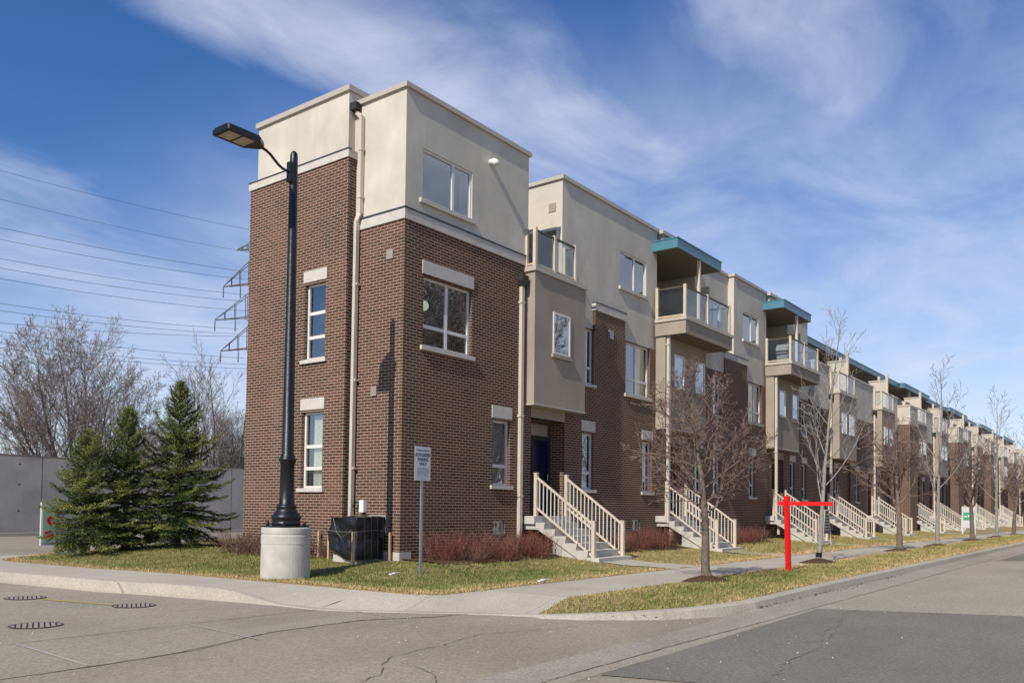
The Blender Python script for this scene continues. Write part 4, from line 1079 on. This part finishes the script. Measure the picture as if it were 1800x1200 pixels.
for z in (.62,): m.tube([(x0-.09, y1+.05, z+.02), (x0-.10, (y0+y1)/2, z-.01), (x0-.09, y0-.07, z), (-.5, y0-.11, z+.03), (x1+.03, y0-.08, z)], .005, 4)
for x in (-.72, -.52, -.34, -.18): m.tube([(x, y0+.3, z1+.05), (x, y0-.07, z1+.0), (x-.01, y0-.09, .5), (x+.01, y0-.08, .05)], .004, 4)
m.tube([(x0-.06, 1.1, .9), (x0-.09, .95, .6), (x0-.08, .8, .48), (x0-.08, .5, .65)], .006, 4)
mk('twine', m, 'twine', T)
m = MB(); m.box(-.80, -.12, .48, 1.22, -.12, .10); mk('base_slab', m, 'step_concrete', T)
for (x, y, h, lab) in ((-.33, 2.26, .64, 'wooden stake leftmost in the lawn, nearest the lamp footing'), (-.60, 1.60, .58, 'wooden stake at the left corner of the black wrapped unit'),
                       (-1.06, .30, .68, 'wooden stake at the front corner of the black wrapped unit'), (-.10, .20, .66, 'wooden stake between the black wrapped unit and brick corner')):
    m = MB(); m.box(x-.024, x+.024, y-.024, y+.024, -.2, h-.06); i = len(m.v)
    tag(mk('wooden_stake', m, 'wood_stake'), lab, 'stake', 'wooden stakes round the wrapped unit')

# ------------------------------------------------------------------ community mailbox behind the spruces
T = thing('community_mailbox', 'pale green community mailbox with white end panel beside the left spruce', 'mailbox', (-2.4, 9.9, -.2))
m = MB(); m.box(-3.12, -1.3, 9.8, 9.88, .06, 1.17); bd = mk('cabinet', m, 'sign_white', T)
m = MB(); m.box(-3.13, -2.72, 9.785, 9.7995, .06, 1.17); m.box(-2.715, -1.28, 9.785, 9.7995, .06, .12); pn = mk('end_panel', m, 'sign_white', bd)
m = MB(); m.box(-3.10, -2.76, 9.775, 9.7845, .12, 1.07); mk('green_field', m, 'mail_green', pn)
m = MB(); c = (-2.88, .70); n = 20
for k in range(n):
    a, b = 2*math.pi*k/n, 2*math.pi*(k+1)/n
    if abs(a) < .5 or a > 5.9: continue
    m.quad((c[0]+.115*math.cos(a), 9.77, c[1]+.115*math.sin(a)), (c[0]+.115*math.cos(b), 9.77, c[1]+.115*math.sin(b)), (c[0]+.055*math.cos(b), 9.77, c[1]+.055*math.sin(b)), (c[0]+.055*math.cos(a), 9.77, c[1]+.055*math.sin(a)))
m.bar((-3.05, 9.77, .25), (-2.84, 9.77, .33), .01, .05); m.bar((-3.05, 9.77, .38), (-2.9, 9.77, .43), .01, .04); mk('red_emblem', m, 'red_paint', pn)
for x in (-2.62, -2.3, -1.95, -1.55):
    m = MB(); m.box(x-.11, x+.11, 9.81, 9.87, -.22, .06); mk('pedestal', m, 'mail_green', T)

# ------------------------------------------------------------------ noise wall
T = thing('noise_wall', 'long grey concrete noise barrier behind the spruces and driveway', 'wall', (12, 32, -.4))
dv = Vector((14.66, 1.72)).normalized(); nv = Vector((dv.y, -dv.x))
def nw(s, off, z): p = Vector((4.39, 31.26))+dv*s+nv*off; return (p.x, p.y, z)
m = MB(); s = -40.
while s < 60:
    e = s+5.95; q = [nw(s, .0, -.45), nw(e, .0, -.45), nw(e, 0, 3.42), nw(s, 0, 3.42), nw(s, -.3, -.45), nw(e, -.3, -.45), nw(e, -.3, 3.42), nw(s, -.3, 3.42)]
    i = len(m.v); m.v += q
    for f in ((0, 1, 2, 3), (5, 4, 7, 6), (3, 2, 6, 7), (1, 5, 6, 2), (4, 0, 3, 7)): m.f.append(tuple(i+k for k in f))
    s += 6.0
mk('panels', m, 'wall_concrete', T)
m = MB(); i = len(m.v)
def nbox(mb, s0, s1, o0, o1, z0, z1):
    i = len(mb.v); mb.v += [nw(s, o, z) for z in (z0, z1) for s, o in ((s0, o0), (s1, o0), (s1, o1), (s0, o1))]
    for f in ((0, 3, 2, 1), (4, 5, 6, 7), (0, 1, 5, 4), (1, 2, 6, 5), (2, 3, 7, 6), (3, 0, 4, 7)): mb.f.append(tuple(i+k for k in f))
nbox(m, -40, 60, .05, -.35, 3.42, 3.50); mk('coping', m, 'vent_grey', T)
m = MB()
for k in range(-6, 11):
    for zz in (.7, 2.0, 3.0):
        for o in (1.2, 3.0, 4.8): nbox(m, k*6-4+o, k*6-4+o+.09, .004, -.01, zz, zz+.08)
mk('tie_holes', m, 'board_grey', T)

# ------------------------------------------------------------------ bare trees
def grow(mb, rg, p, d, L, r, lvl, spec, rmin, deep=None):
    s = spec[lvl]; n = s['seg']; pts, rs, ds = [p.copy()], [r], [d.copy()]
    q = p.copy(); dd = d.copy()
    for k in range(n):
        j = Vector((rg.gauss(0, 1), rg.gauss(0, 1), rg.gauss(0, 1)))*s['wig']
        dd = (dd+j+Vector((0, 0, s['up']))).normalized(); q = q+dd*(L/n)
        pts.append(q.copy()); rs.append(max(rmin, r*(1-(k+1)/n*s.get('taper', .75)))); ds.append(dd.copy())
    (deep if deep is not None and lvl >= 1 else mb).tube(pts, rs, s['n'])
    if lvl+1 >= len(spec): return
    nc = s['nch']; az = rg.uniform(0, 6.28)
    for k in range(nc):
        t = s['t0']+(1-s['t0'])*(k+rg.uniform(.1, .9))/nc; f = t*n; i = min(int(f), n-1); u = f-i
        bp = pts[i].lerp(pts[i+1], u); bd = ds[i+1]; br = rs[i]+(rs[i+1]-rs[i])*u
        az += 2.4+rg.uniform(-.5, .5); an = rad(rg.uniform(*s['ang']))
        o = bd.orthogonal().normalized(); w = bd.cross(o)
        cd = (bd*math.cos(an)+(o*math.cos(az)+w*math.sin(az))*math.sin(an)).normalized()
        if s.get('flat'): cd.z = max(cd.z, s['flat']); cd.normalize()
        ll = L*rg.uniform(*s['lr'])*(1-s.get('tipshort', .5)*max(0, (t-s['t0'])/(1-s['t0'])))
        grow(mb, rg, bp, cd, ll, max(rmin, min(br*.85, br*s['rr'])), lvl+1, spec, rmin, deep)
def bare_tree(name, label, cat, loc, seed, spec, L, r, rmin, bark, twig, group, lean=(0, 0), starts=None, base_mulch=True, band=False):
    rg = random.Random(seed); tm, cm = MB(), MB(); P = Vector((0, 0, -.06))
    if starts:
        for (ang, az, f) in starts:
            d = Vector((math.sin(ang)*math.cos(az), math.sin(ang)*math.sin(az), math.cos(ang))); grow(tm, rg, P, d, L*f, r, 0, spec, rmin, cm)
    else: grow(tm, rg, P, Vector((lean[0], lean[1], 1)).normalized(), L, r, 0, spec, rmin, cm)
    T = thing(name, label, cat, loc, group); z = tuple(loc)
    for mb in (tm, cm): mb.v = [(a+z[0], b+z[1], c+z[2]) for a, b, c in mb.v]
    # root flare
    for k in range(10): tm.tube([(z[0]+math.cos(k*.628)*r*1.6, z[1]+math.sin(k*.628)*r*1.6, z[2]-.08), (z[0]+math.cos(k*.628)*r*.75, z[1]+math.sin(k*.628)*r*.75, z[2]+.22)], [r*.4, r*.2], 5)
    mk('trunk', tm, bark, T, smooth=True); mk('crown', cm, twig, T)
    if band:
        m = MB(); m.lathe([(r*1.12, z[2]+.02), (r*1.12, z[2]+.28)], z[0], z[1], 12); mk('trunk_guard', m, 'black_iron', T)
    return T
CRAB = [dict(seg=9, wig=.045, up=.05, nch=25, ang=(38, 82), lr=(.38, .54), rr=.36, t0=.34, n=8, taper=.80, tipshort=.66),
        dict(seg=5, wig=.13, up=.09, nch=10, ang=(25, 60), lr=(.40, .62), rr=.55, t0=.15, n=5, tipshort=.45),
        dict(seg=4, wig=.15, up=.06, nch=6, ang=(25, 60), lr=(.35, .60), rr=.6, t0=.15, n=3, tipshort=.4),
        dict(seg=3, wig=.16, up=.04, nch=2, ang=(30, 60), lr=(.3, .5), rr=.7, t0=.3, n=3),
        dict(seg=2, wig=.1, up=0, nch=0, ang=(0, 0), lr=(0, 0), rr=1, t0=0, n=3)]
FORK = [dict(seg=6, wig=.05, up=.05, nch=13, ang=(28, 58), lr=(.50, .72), rr=.55, t0=.42, n=8, taper=.6, tipshort=.3),
        dict(seg=6, wig=.12, up=.12, nch=9, ang=(22, 55), lr=(.35, .58), rr=.5, t0=.2, n=5, tipshort=.4),
        dict(seg=4, wig=.17, up=.08, nch=7, ang=(25, 60), lr=(.35, .60), rr=.6, t0=.15, n=3, tipshort=.4),
        dict(seg=3, wig=.2, up=.04, nch=2, ang=(30, 60), lr=(.3, .5), rr=.7, t0=.3, n=3),
        dict(seg=2, wig=.1, up=0, nch=0, ang=(0, 0), lr=(0, 0), rr=1, t0=0, n=3)]
MAPLE = [dict(seg=12, wig=.028, up=.03, nch=19, ang=(32, 52), lr=(.26, .44), rr=.40, t0=.24, n=8, taper=.92, tipshort=.72),
         dict(seg=6, wig=.07, up=.10, nch=6, ang=(25, 48), lr=(.30, .50), rr=.5, t0=.22, n=5, tipshort=.4),
         dict(seg=4, wig=.10, up=.07, nch=3, ang=(25, 48), lr=(.30, .5), rr=.6, t0=.25, n=3, tipshort=.4),
         dict(seg=2, wig=.1, up=.05, nch=0, ang=(0, 0), lr=(0, 0), rr=1, t0=0, n=3)]
SG = 'bare street trees along the boulevard'
crab = bare_tree('street_tree', 'nearest bare street tree, dense reddish-brown twigs on a low trunk', 'tree', (1.84, -6.27, -.20), 11, CRAB, 3.75, .088, .0042, 'bark_trunk', 'bark_brown', SG)
mapl = bare_tree('street_tree', 'slender pale-barked bare tree just past the red sign post', 'tree', (9.62, -5.95, -.20), 23, MAPLE, 6.3, .070, .0045, 'bark_grey', 'bark_grey', SG, band=True)
fork = bare_tree('street_tree', 'brown bare tree forking low, second of the brown ones from the corner', 'tree', (18.3, -6.0, -.20), 31, FORK, 3.3, .11, .006, 'bark_trunk', 'bark_brown', SG)
mapl2 = bare_tree('street_tree', 'pale-barked bare tree with spreading low limbs, third tree past the red post', 'tree', (24.5, -6.05, -.20), 41, MAPLE, 7.2, .085, .006, 'bark_grey', 'bark_grey', SG)
for src, x, y, rz, sc, lab in ((fork, 33.5, -5.95, 2.1, 1.10, 'brown bare tree left of the white and green sign, third brown one'), (mapl2, 41.5, -5.95, 1.4, 1.12, 'tall pale bare tree right of the white and green sign'),
        (fork, 48.3, -6.0, 4.0, 1.08, 'brown bare tree far along the boulevard, fourth brown one'), (mapl2, 57.5, -5.95, 3.3, 1.1, 'tall pale bare tree far along the boulevard near the right edge'), (fork, 68, -5.9, 5.2, 1.15, 'far brown bare tree at the right edge of the photo')):
    dup(src, (x, y, -.20), lab, rz, (sc, sc, sc))
rgm = random.Random(77)
for x, y in ((1.84, -6.27), (9.62, -5.95), (18.3, -6.0), (24.5, -6.05), (33.5, -5.95), (41.5, -5.95)):
    m = MB(); n = 22; R = .55 if x < 5 else .62
    for k in range(6):
        f = k/5
        for j in range(n):
            a = 2*math.pi*j/n; rr = R*f*(1+.22*noise.noise(Vector((math.cos(a)*1.2+x, math.sin(a)*1.2, 0)))); m.v.append((x+rr*math.cos(a), y+rr*math.sin(a)*.9, bl_z(x, y)+.05+.09*(1-f**1.5)-.055*f+.012*noise.noise(Vector((rr*9+x, a*4, 1)))))
    for k in range(5):
        for j in range(n): m.f.append((k*n+j, k*n+(j+1) % n, (k+1)*n+(j+1) % n, (k+1)*n+j))
    o = mk('mulch', m, 'mulch', smooth=True); o['kind'] = 'stuff'

BIG = [dict(seg=8, wig=.04, up=.03, nch=14, ang=(20, 46), lr=(.40, .62), rr=.45, t0=.18, n=7, taper=.88, tipshort=.45),
       dict(seg=6, wig=.035, up=.05, nch=9, ang=(20, 46), lr=(.36, .58), rr=.5, t0=.12, n=5, tipshort=.45),
       dict(seg=4, wig=.04, up=.03, nch=7, ang=(20, 44), lr=(.36, .6), rr=.55, t0=.12, n=3, tipshort=.4),
       dict(seg=3, wig=.05, up=.02, nch=4, ang=(22, 50), lr=(.35, .6), rr=.7, t0=.2, n=3),
       dict(seg=2, wig=.05, up=0, nch=0, ang=(0, 0), lr=(0, 0), rr=1, t0=0, n=3)]
THIN = [dict(seg=9, wig=.05, up=.04, nch=11, ang=(18, 40), lr=(.30, .55), rr=.5, t0=.28, n=6, taper=.9, tipshort=.5),
        dict(seg=6, wig=.05, up=.07, nch=6, ang=(20, 46), lr=(.30, .5), rr=.5, t0=.2, n=4, tipshort=.4),
        dict(seg=4, wig=.05, up=.04, nch=5, ang=(22, 50), lr=(.35, .6), rr=.6, t0=.15, n=3),
        dict(seg=2, wig=.05, up=0, nch=0, ang=(0, 0), lr=(0, 0), rr=1, t0=0, n=3)]
BG = 'bare trees behind the noise wall'
big = bare_tree('bare_tree', 'widest bare tree behind the noise wall, many fanned trunks', 'tree', (11.3, 38.5, -.4), 5, BIG, 10.7, .15, .0075, 'bark_dark', 'bark_pale', BG,
                starts=[(.02, 0, 1.0), (.22, .5, .97), (.24, 3.5, .96), (.46, 3.0, .86), (.48, .1, .86), (.72, 3.3, .70), (.74, 6.2, .68), (.92, 3.0, .58), (.95, .2, .56), (.45, 1.6, .84), (.45, 4.8, .84)])
thin = bare_tree('bare_tree', 'slim bare tree with upright forked stems right of the tallest spruce', 'tree', (18.9, 38, -.4), 8, THIN, 10.2, .11, .009, 'bark_dark', 'bark_pale', BG, starts=[(.03, 0, 1.0), (.16, .3, .9), (.20, 3.6, .85)])
thin2 = bare_tree('bare_tree', 'slim bare tree close to the brick wall edge behind the noise wall', 'tree', (20.6, 38.5, -.4), 9, THIN, 11.0, .11, .009, 'bark_dark', 'bark_pale', BG, starts=[(.03, 0, 1.0), (.14, 2.8, .9), (.3, .2, .7)])
for src, x, y, rz, sc, lab in ((big, 24.3, 42, 1.1, .70, 'twiggy bare tree directly beside the brick wall edge'), (big, 21.0, 47, 3.0, .62, 'low twiggy bare tree behind the slim upright ones'), (thin, 4.6, 42, 1.0, .72, 'slim low bare tree left of the widest bare tree')):
    dup(src, (x, y, -.4), lab, rz, (sc, sc, sc))
# brush on the near side of the wall, right of the spruces
dup(thin, (9.3, 26.5, -.4), 'small bare sapling in front of the noise wall beside the brick wall', .6, (.42, .42, .42))
dup(thin2, (7.4, 24.5, -.4), 'thin pale sapling in front of the noise wall right of the spruces', 2.6, (.36, .36, .36))

for k, (x, y, rz, sc, lab) in enumerate(((20.5, -19.5, .4, 1.2, 'tall bare tree across the road, mirrored left in the corner house window'), (27.5, -21, 2.4, 1.35, 'tall bare tree across the road, mirrored right in the corner house window'))):
    o = dup(big, (x, y, -.4), lab, rz, (sc, sc, sc)); o['group'] = 'bare trees across the road seen as reflections'
# ------------------------------------------------------------------ spruces
def spruce(label, loc, h, rbase, seed, lowest, prof=.9, asym=(0, 0)):
    rg = random.Random(seed); tm, cm = MB(), MB(); X, Y, Z = loc
    lean = (rg.uniform(-.02, .02), rg.uniform(-.02, .02)); tr = .022*h+.02
    pts = [Vector((lean[0]*z, lean[1]*z, z)) for z in [h*k/8 for k in range(9)]]
    tm.tube([(X+p.x, Y+p.y, Z-.05+p.z) for p in pts], [tr*(1-k/8.2) for k in range(9)], 8)
    bm_ = MB(); z = lowest
    def tuft(p, d, L, light):
        """one twig clothed with needles"""
        d = d.normalized(); o = d.orthogonal().normalized(); w = d.cross(o); n = max(5, int(L/.017))
        for k in range(n):
            t = (k+rg.random())/n; a = rg.uniform(0, 6.283); b = p+d*(L*t); out = (o*math.cos(a)+w*math.sin(a)); tip = b+(out*.75+d*.8)*rg.uniform(.035, .06)
            s = d.cross(out)*.0095
            tone = max(0, min(1, light+rg.uniform(-.25, .25)))
            cm.tri((X+b.x+s.x, Y+b.y+s.y, Z+b.z+s.z), (X+b.x-s.x, Y+b.y-s.y, Z+b.z-s.z), (X+tip.x, Y+tip.y, Z+tip.z), tone)
    while z < h*.985:
        f = (z-lowest)/(h-lowest); R = rbase*(1-f)**prof*(.75+.25*min(1, f*6+.4)); nb = 5 if f > .6 else 7
        a0 = rg.uniform(0, 6.28)
        for k in range(nb):
            a = a0+2*math.pi*k/nb+rg.uniform(-.25, .25); L = R*rg.choice((rg.uniform(.5, .8), rg.uniform(.85, 1.18)))*(1+asym[0]*math.cos(a)+asym[1]*math.sin(a))
            if L < .04: continue
            el0 = rad(rg.uniform(0, 26)+46*f); p = Vector((lean[0]*z, lean[1]*z, z+rg.uniform(-.06, .06)))
            bp = [p]; n = 6; e = el0
            for i in range(n):
                e2 = e-rad(24)*(1-f)*(i < 4)*.5+rad(16)*(i >= 4); e = e2
                bp.append(bp[-1]+Vector((math.cos(a)*math.cos(e), math.sin(a)*math.cos(e), math.sin(e)))*(L/n))
            bm_.tube([(X+q.x, Y+q.y, Z+q.z) for q in bp], [max(.004, .011*h/3*(1-i/7)) for i in range(n+1)], 4)
            lightb = rg.uniform(.08, .74)
            nt = max(4, int(L/.048))
            for i in range(nt):
                t = .12+.88*(i+.5)/nt; q = t*n; ii = min(int(q), n-1); c = bp[ii].lerp(bp[ii+1], q-ii); d = (bp[ii+1]-bp[ii]).normalized()
                side = Vector((-math.sin(a), math.cos(a), 0))
                for sgn in (-1, 1):
                    TL = min(.30, .09+.26*L*(1-t)+.03)*rg.uniform(.7, 1.25)
                    dd = (d*rg.uniform(.5, .9)+side*sgn*rg.uniform(.6, 1.0)+Vector((0, 0, rg.uniform(-.30, .16))))
                    tuft(c, dd, TL, lightb+(.18 if t > .75 else 0))
                if rg.random() < .45: tuft(c, d+Vector((0, 0, rg.uniform(.2, .9))), .08, lightb)
            tuft(bp[-2], d, L/n+.08, lightb+.25)
        z += rg.uniform(.10, .155)*(1 if f < .7 else .9)
    tuft(Vector((lean[0]*h*.9, lean[1]*h*.9, h*.92)), Vector((0, 0, 1)), h*.09, .5)
    T = thing('spruce_tree', label, 'tree', loc, 'young spruces on the lawn')
    mk('trunk', tm, 'bark_dark', T, smooth=True); b = mk('branches', bm_, 'bark_dark', T); mk('needles', cm, 'needles', T, attr='tone')
    return T
spruce('shortest spruce, leftmost of the three, broad and bushy', (-2.66, 8.5, -.06), 2.85, 1.28, 3, .20, .48, (.22, 0))
spruce('middle spruce of the three, slim with a narrow pointed tip', (-1.52, 8.62, -.04), 3.70, 1.18, 4, .30, .62)
spruce('tallest spruce, rightmost of the three, with spreading lower branches', (-.26, 8.25, -.04), 4.48, 1.62, 7, .40, .66, (.02, .0))

m = MB()
for (xa, xb) in ((.05, 4.45), (6.25, 11.8), (13.6, 19.4), (23.2, 27.5), (30.9, 34.5)):
    n = int((xb-xa)/.22)
    for k in range(n+1):
        x = xa+(xb-xa)*k/n; yf = -1.42+.16*noise.noise(Vector((x*1.7, 3, 0)))
        for f in (0, .25, .5, .75, 1): y = yf*(1-f)-.01*f; m.v.append((x, y, lawn_z(x, y)+(.035 if 0 < f else -.01)+.02*noise.noise(Vector((x*6, y*6, 0)))))
    b0 = len(m.v)-5*(n+1)
    for k in range(n):
        for j in range(4): i = b0+5*k+j; m.f.append((i, i+5, i+6, i+1))
o = mk('mulch_bed', m, 'mulch', smooth=True); o['kind'] = 'stuff'
# ------------------------------------------------------------------ red-twigged shrubs
def shrub_mesh(seed, h, w, stems):
    rg = random.Random(seed); m = MB()
    for _ in range(stems):
        a = rg.uniform(0, 6.283); rr = w*.34*math.sqrt(rg.random()); p = Vector((rr*math.cos(a), rr*math.sin(a), -.02))
        sp_ = rg.uniform(.05, 1.0); d = Vector((math.cos(a+rg.uniform(-.6, .6))*sp_, math.sin(a+rg.uniform(-.6, .6))*sp_, 1)).normalized()
        H = h*rg.choice((rg.uniform(.35, .8), rg.uniform(.7, 1.15))); pts = [p]; n = 4
        for k in range(n): d = (d+Vector((rg.gauss(0, .10), rg.gauss(0, .10), .05))).normalized(); pts.append(pts[-1]+d*H/n)
        m.tube(pts, [.0060, .0052, .0045, .0036, .0026], 3)
        for k in range(4):
            t = rg.uniform(.3, .95)*n; i = min(int(t), n-1); b = pts[i].lerp(pts[i+1], t-i)
            e = (d*.9+Vector((rg.gauss(0, .5), rg.gauss(0, .5), .1))).normalized(); L = H*rg.uniform(.18, .36)
            m.tube([b, b+e*L*.5, b+(e+Vector((0, 0, .2))).normalized()*L], [.0035, .003, .002], 3)
    return m
def shrub(label, x, y, z, seed, h, w, stems, mat, group):
    m = shrub_mesh(seed, h, w, stems); m.v = [(a+x, b+y, c+z) for a, b, c in m.v]
    return tag(mk('shrub', m, mat, at=(x, y, z)), label, 'shrub', group)
HG = 'leafless red shrubs along the house fronts'
base = [shrub('leafless reddish shrub at the brick corner, right of the parking sign', .75, -.62, -.05, 1, .66, 1.0, 120, 'dogwood', HG), None, None]
base[1] = shrub('leafless reddish shrub under the sill, second from the brick corner', 1.62, -.66, -.05, 2, .70, 1.05, 120, 'dogwood', HG)
base[2] = shrub('leafless reddish shrub, third from the brick corner', 2.5, -.68, -.06, 3, .66, 1.05, 120, 'dogwood_brown', HG)
rg = random.Random(12)
spots = [(3.3, -.70, 'leafless reddish shrub below the ground floor window of the corner house'), (3.98, -.62, 'leafless reddish shrub beside the downpipe and nearest stairs'),
         (1.2, -1.05, 'low reddish shrub in front of the first two by the brick corner'), (2.2, -1.10, 'low reddish shrub in front, midway between corner and stairs'), (3.55, -1.05, 'low reddish shrub in front, closest to the nearest stairs')]
for k, (x, y, lab) in enumerate(spots): s = rg.uniform(.82, 1.05); dup(base[k % 3], (x, y, -.06), lab, rg.uniform(0, 6), (s, s, s*(.8 if y < -1 else 1)))
W_ = ['first', 'second', 'third', 'fourth', 'fifth', 'sixth']
for k, x in enumerate((6.75, 7.6, 8.45, 9.3, 10.1, 10.9)): s = rg.uniform(.85, 1.02); dup(base[k % 3], (x, -.75+rg.uniform(-.15, .1), -.05), f'leafless reddish shrub between the nearest and second stairs, {W_[k]} in its row', rg.uniform(0, 6), (s, s, s))
for k, x in enumerate((14.0, 14.9, 15.8, 16.8, 17.7, 18.7)): s = rg.uniform(.8, 1.0); dup(base[k % 3], (x, -.8+rg.uniform(-.15, .1), -.05), f'leafless reddish shrub between the second and third stairs, {W_[k]} in its row', rg.uniform(0, 6), (s, s, s))
for k, x in enumerate((24.0, 25.1, 26.2)): dup(base[k % 3], (x, -.8, -.05), f'leafless reddish shrub past the third stairs, {W_[k]} in its row', rg.uniform(0, 6), (.9, .9, .9))
for k, x in enumerate((31.6, 33.0)): dup(base[k % 3], (x, -.8, -.05), f'leafless reddish shrub past the fourth stairs, {W_[k]} of two', rg.uniform(0, 6), (.9, .9, .85))
SGp = 'leafless red shrubs along the side wall'
for k, (x, y, lab) in enumerate(((-.62, 4.95, 'leafless brownish shrub against the far end of the side wall'), (-.75, 4.2, 'leafless brownish shrub left of the lamp footing by the side wall'), (-.72, 3.35, 'leafless brownish shrub behind the lamp footing by the side wall'), (-.70, 2.65, 'leafless brownish shrub right of the lamp footing by the side wall'))):
    o = dup(base[2], (x, y, -.04), lab, rg.uniform(0, 6), (.95, .95, .92)); o['group'] = SGp
dup(base[2], (-.30, 1.85, -.04), 'small brownish shrub between the stakes and the downpipe', 1.0, (.7, .7, .75))['group'] = SGp
# litter
for (x, y, z, lab) in ((-.35, -4.05, -.18, 'white paper scrap on the lawn edge by the pavement'), (-1.62, -1.5, -.13, 'white scrap in the grass behind the parking sign post')):
    m = MB(); m.box(x-.13, x+.13, y-.03, y+.03, z, z+.025); m.box(x-.05, x+.09, y-.05, y+.02, z+.026, z+.04); tag(mk('paper_scrap', m, 'litter_white'), lab, 'litter')

# ------------------------------------------------------------------ pylon and power lines
PX, PY = 54.1, 79.2
T = thing('pylon', 'steel lattice transmission pylon mostly hidden behind the brick corner house', 'pylon', (PX, PY, -1))
ax = Vector((-.605, .796, 0)); ay = Vector((.796, .605, 0))     # arms point left across the view
m = MB(); H = 41.
def leg(z): return 2.6-1.95*min(1, z/24.)
zs = [0, 5, 9.5, 13.5, 17, 20, 23, 26, 29, 32, 35, 38, 41]
for sx in (-1, 1):
    for sy in (-1, 1):
        for a, b in zip(zs, zs[1:]):
            m.bar(Vector((PX, PY, -1))+ax*sx*leg(a)+ay*sy*leg(a)+Vector((0, 0, a)), Vector((PX, PY, -1))+ax*sx*leg(b)+ay*sy*leg(b)+Vector((0, 0, b)), .16)
for a, b in zip(zs, zs[1:]):
    for sy in (-1, 1):
        for s in (-1, 1):
            m.bar(Vector((PX, PY, -1))+ax*s*leg(a)+ay*sy*leg(a)+Vector((0, 0, a)), Vector((PX, PY, -1))-ax*s*leg(b)+ay*sy*leg(b)+Vector((0, 0, b)), .08)
            m.bar(Vector((PX, PY, -1))+ay*s*leg(a)+ax*sy*leg(a)+Vector((0, 0, a)), Vector((PX, PY, -1))-ay*s*leg(b)+ax*sy*leg(b)+Vector((0, 0, b)), .08)
mk('mast', m, 'steel_lattice', T)
tips = []
for (L, zt, rise, ins) in ((3.35, 34.45, 1.6, 0), (5.0, 29.6, 4.6, 2), (6.0, 25.2, 4.6, 2), (5.15, 21.15, 4.4, 2)):
    for s in (1, -1):
        c = Vector((PX, PY, zt)); tip = c+ax*s*(L+.3); m = MB()
        for sy in (-1, 1):
            rt_ = c+ay*sy*.55+ax*s*.5; m.bar(rt_+Vector((0, 0, rise*.12)), tip, .10); m.bar(rt_+Vector((0, 0, rise)), tip+Vector((0, 0, .05)), .075)
            for f in (.3, .55, .78): m.bar(rt_.lerp(tip, f), (rt_+Vector((0, 0, rise))).lerp(tip, f), .06)
        mk('cross_arm', m, 'rust_lattice' if zt in (29.6, 21.15) else 'steel_lattice', T)
        for k in range(ins):
            p = tip.lerp(c, k*.42)+Vector((0, 0, -.1)); m = MB(); m.tube([p, p+Vector((0, 0, -1.35))], .07, 6, True); mk('insulator', m, 'insulator', T)
def px_at(x, y, depth):
    v = fw+rt*((x-900)/F_PX)-up*((y-CY_PX)/F_PX); return CAM+v*depth
lines = [((436, 404), (-30, 290)), ((424, 442), (-30, 341)), ((414, 476), (-30, 392)), ((404, 489), (-30, 413)), ((400, 516), (-30, 447)), ((396, 528), (-30, 464)), ((400, 545), (-30, 483)),
         ((383, 577), (-30, 527)), ((385, 586), (-30, 540)), ((404, 592), (-30, 563)), ((394, 628), (-30, 576)), ((398, 640), (-30, 598)), ((410, 648), (-30, 606))]
for k, (a, b) in enumerate(lines):
    A, Bp = px_at(*a, 106), px_at(*b, 78); A2 = A+(A-Bp)*.12; Bp = Bp+(Bp-A)*.25; m = MB(); P = []
    for i in range(25):
        f = i/24; p = A2.lerp(Bp, f); p.z -= .55*4*f*(1-f)-.25; P.append(p)
    m.tube(P, .021 if k > 1 else .016, 4)
    lab = 'topmost thin power line in the sky left of the house' if k == 0 else 'second power line from the top, left of the house' if k == 1 else f'power line running to the pylon, {["third","fourth","fifth","sixth","seventh","eighth","ninth","tenth","eleventh","second lowest","lowest"][k-2]}' + (' from the top' if k < 11 else ' of the bundle')
    tag(mk('power_line', m, 'wire'), lab, 'power line', 'power lines left of the house')
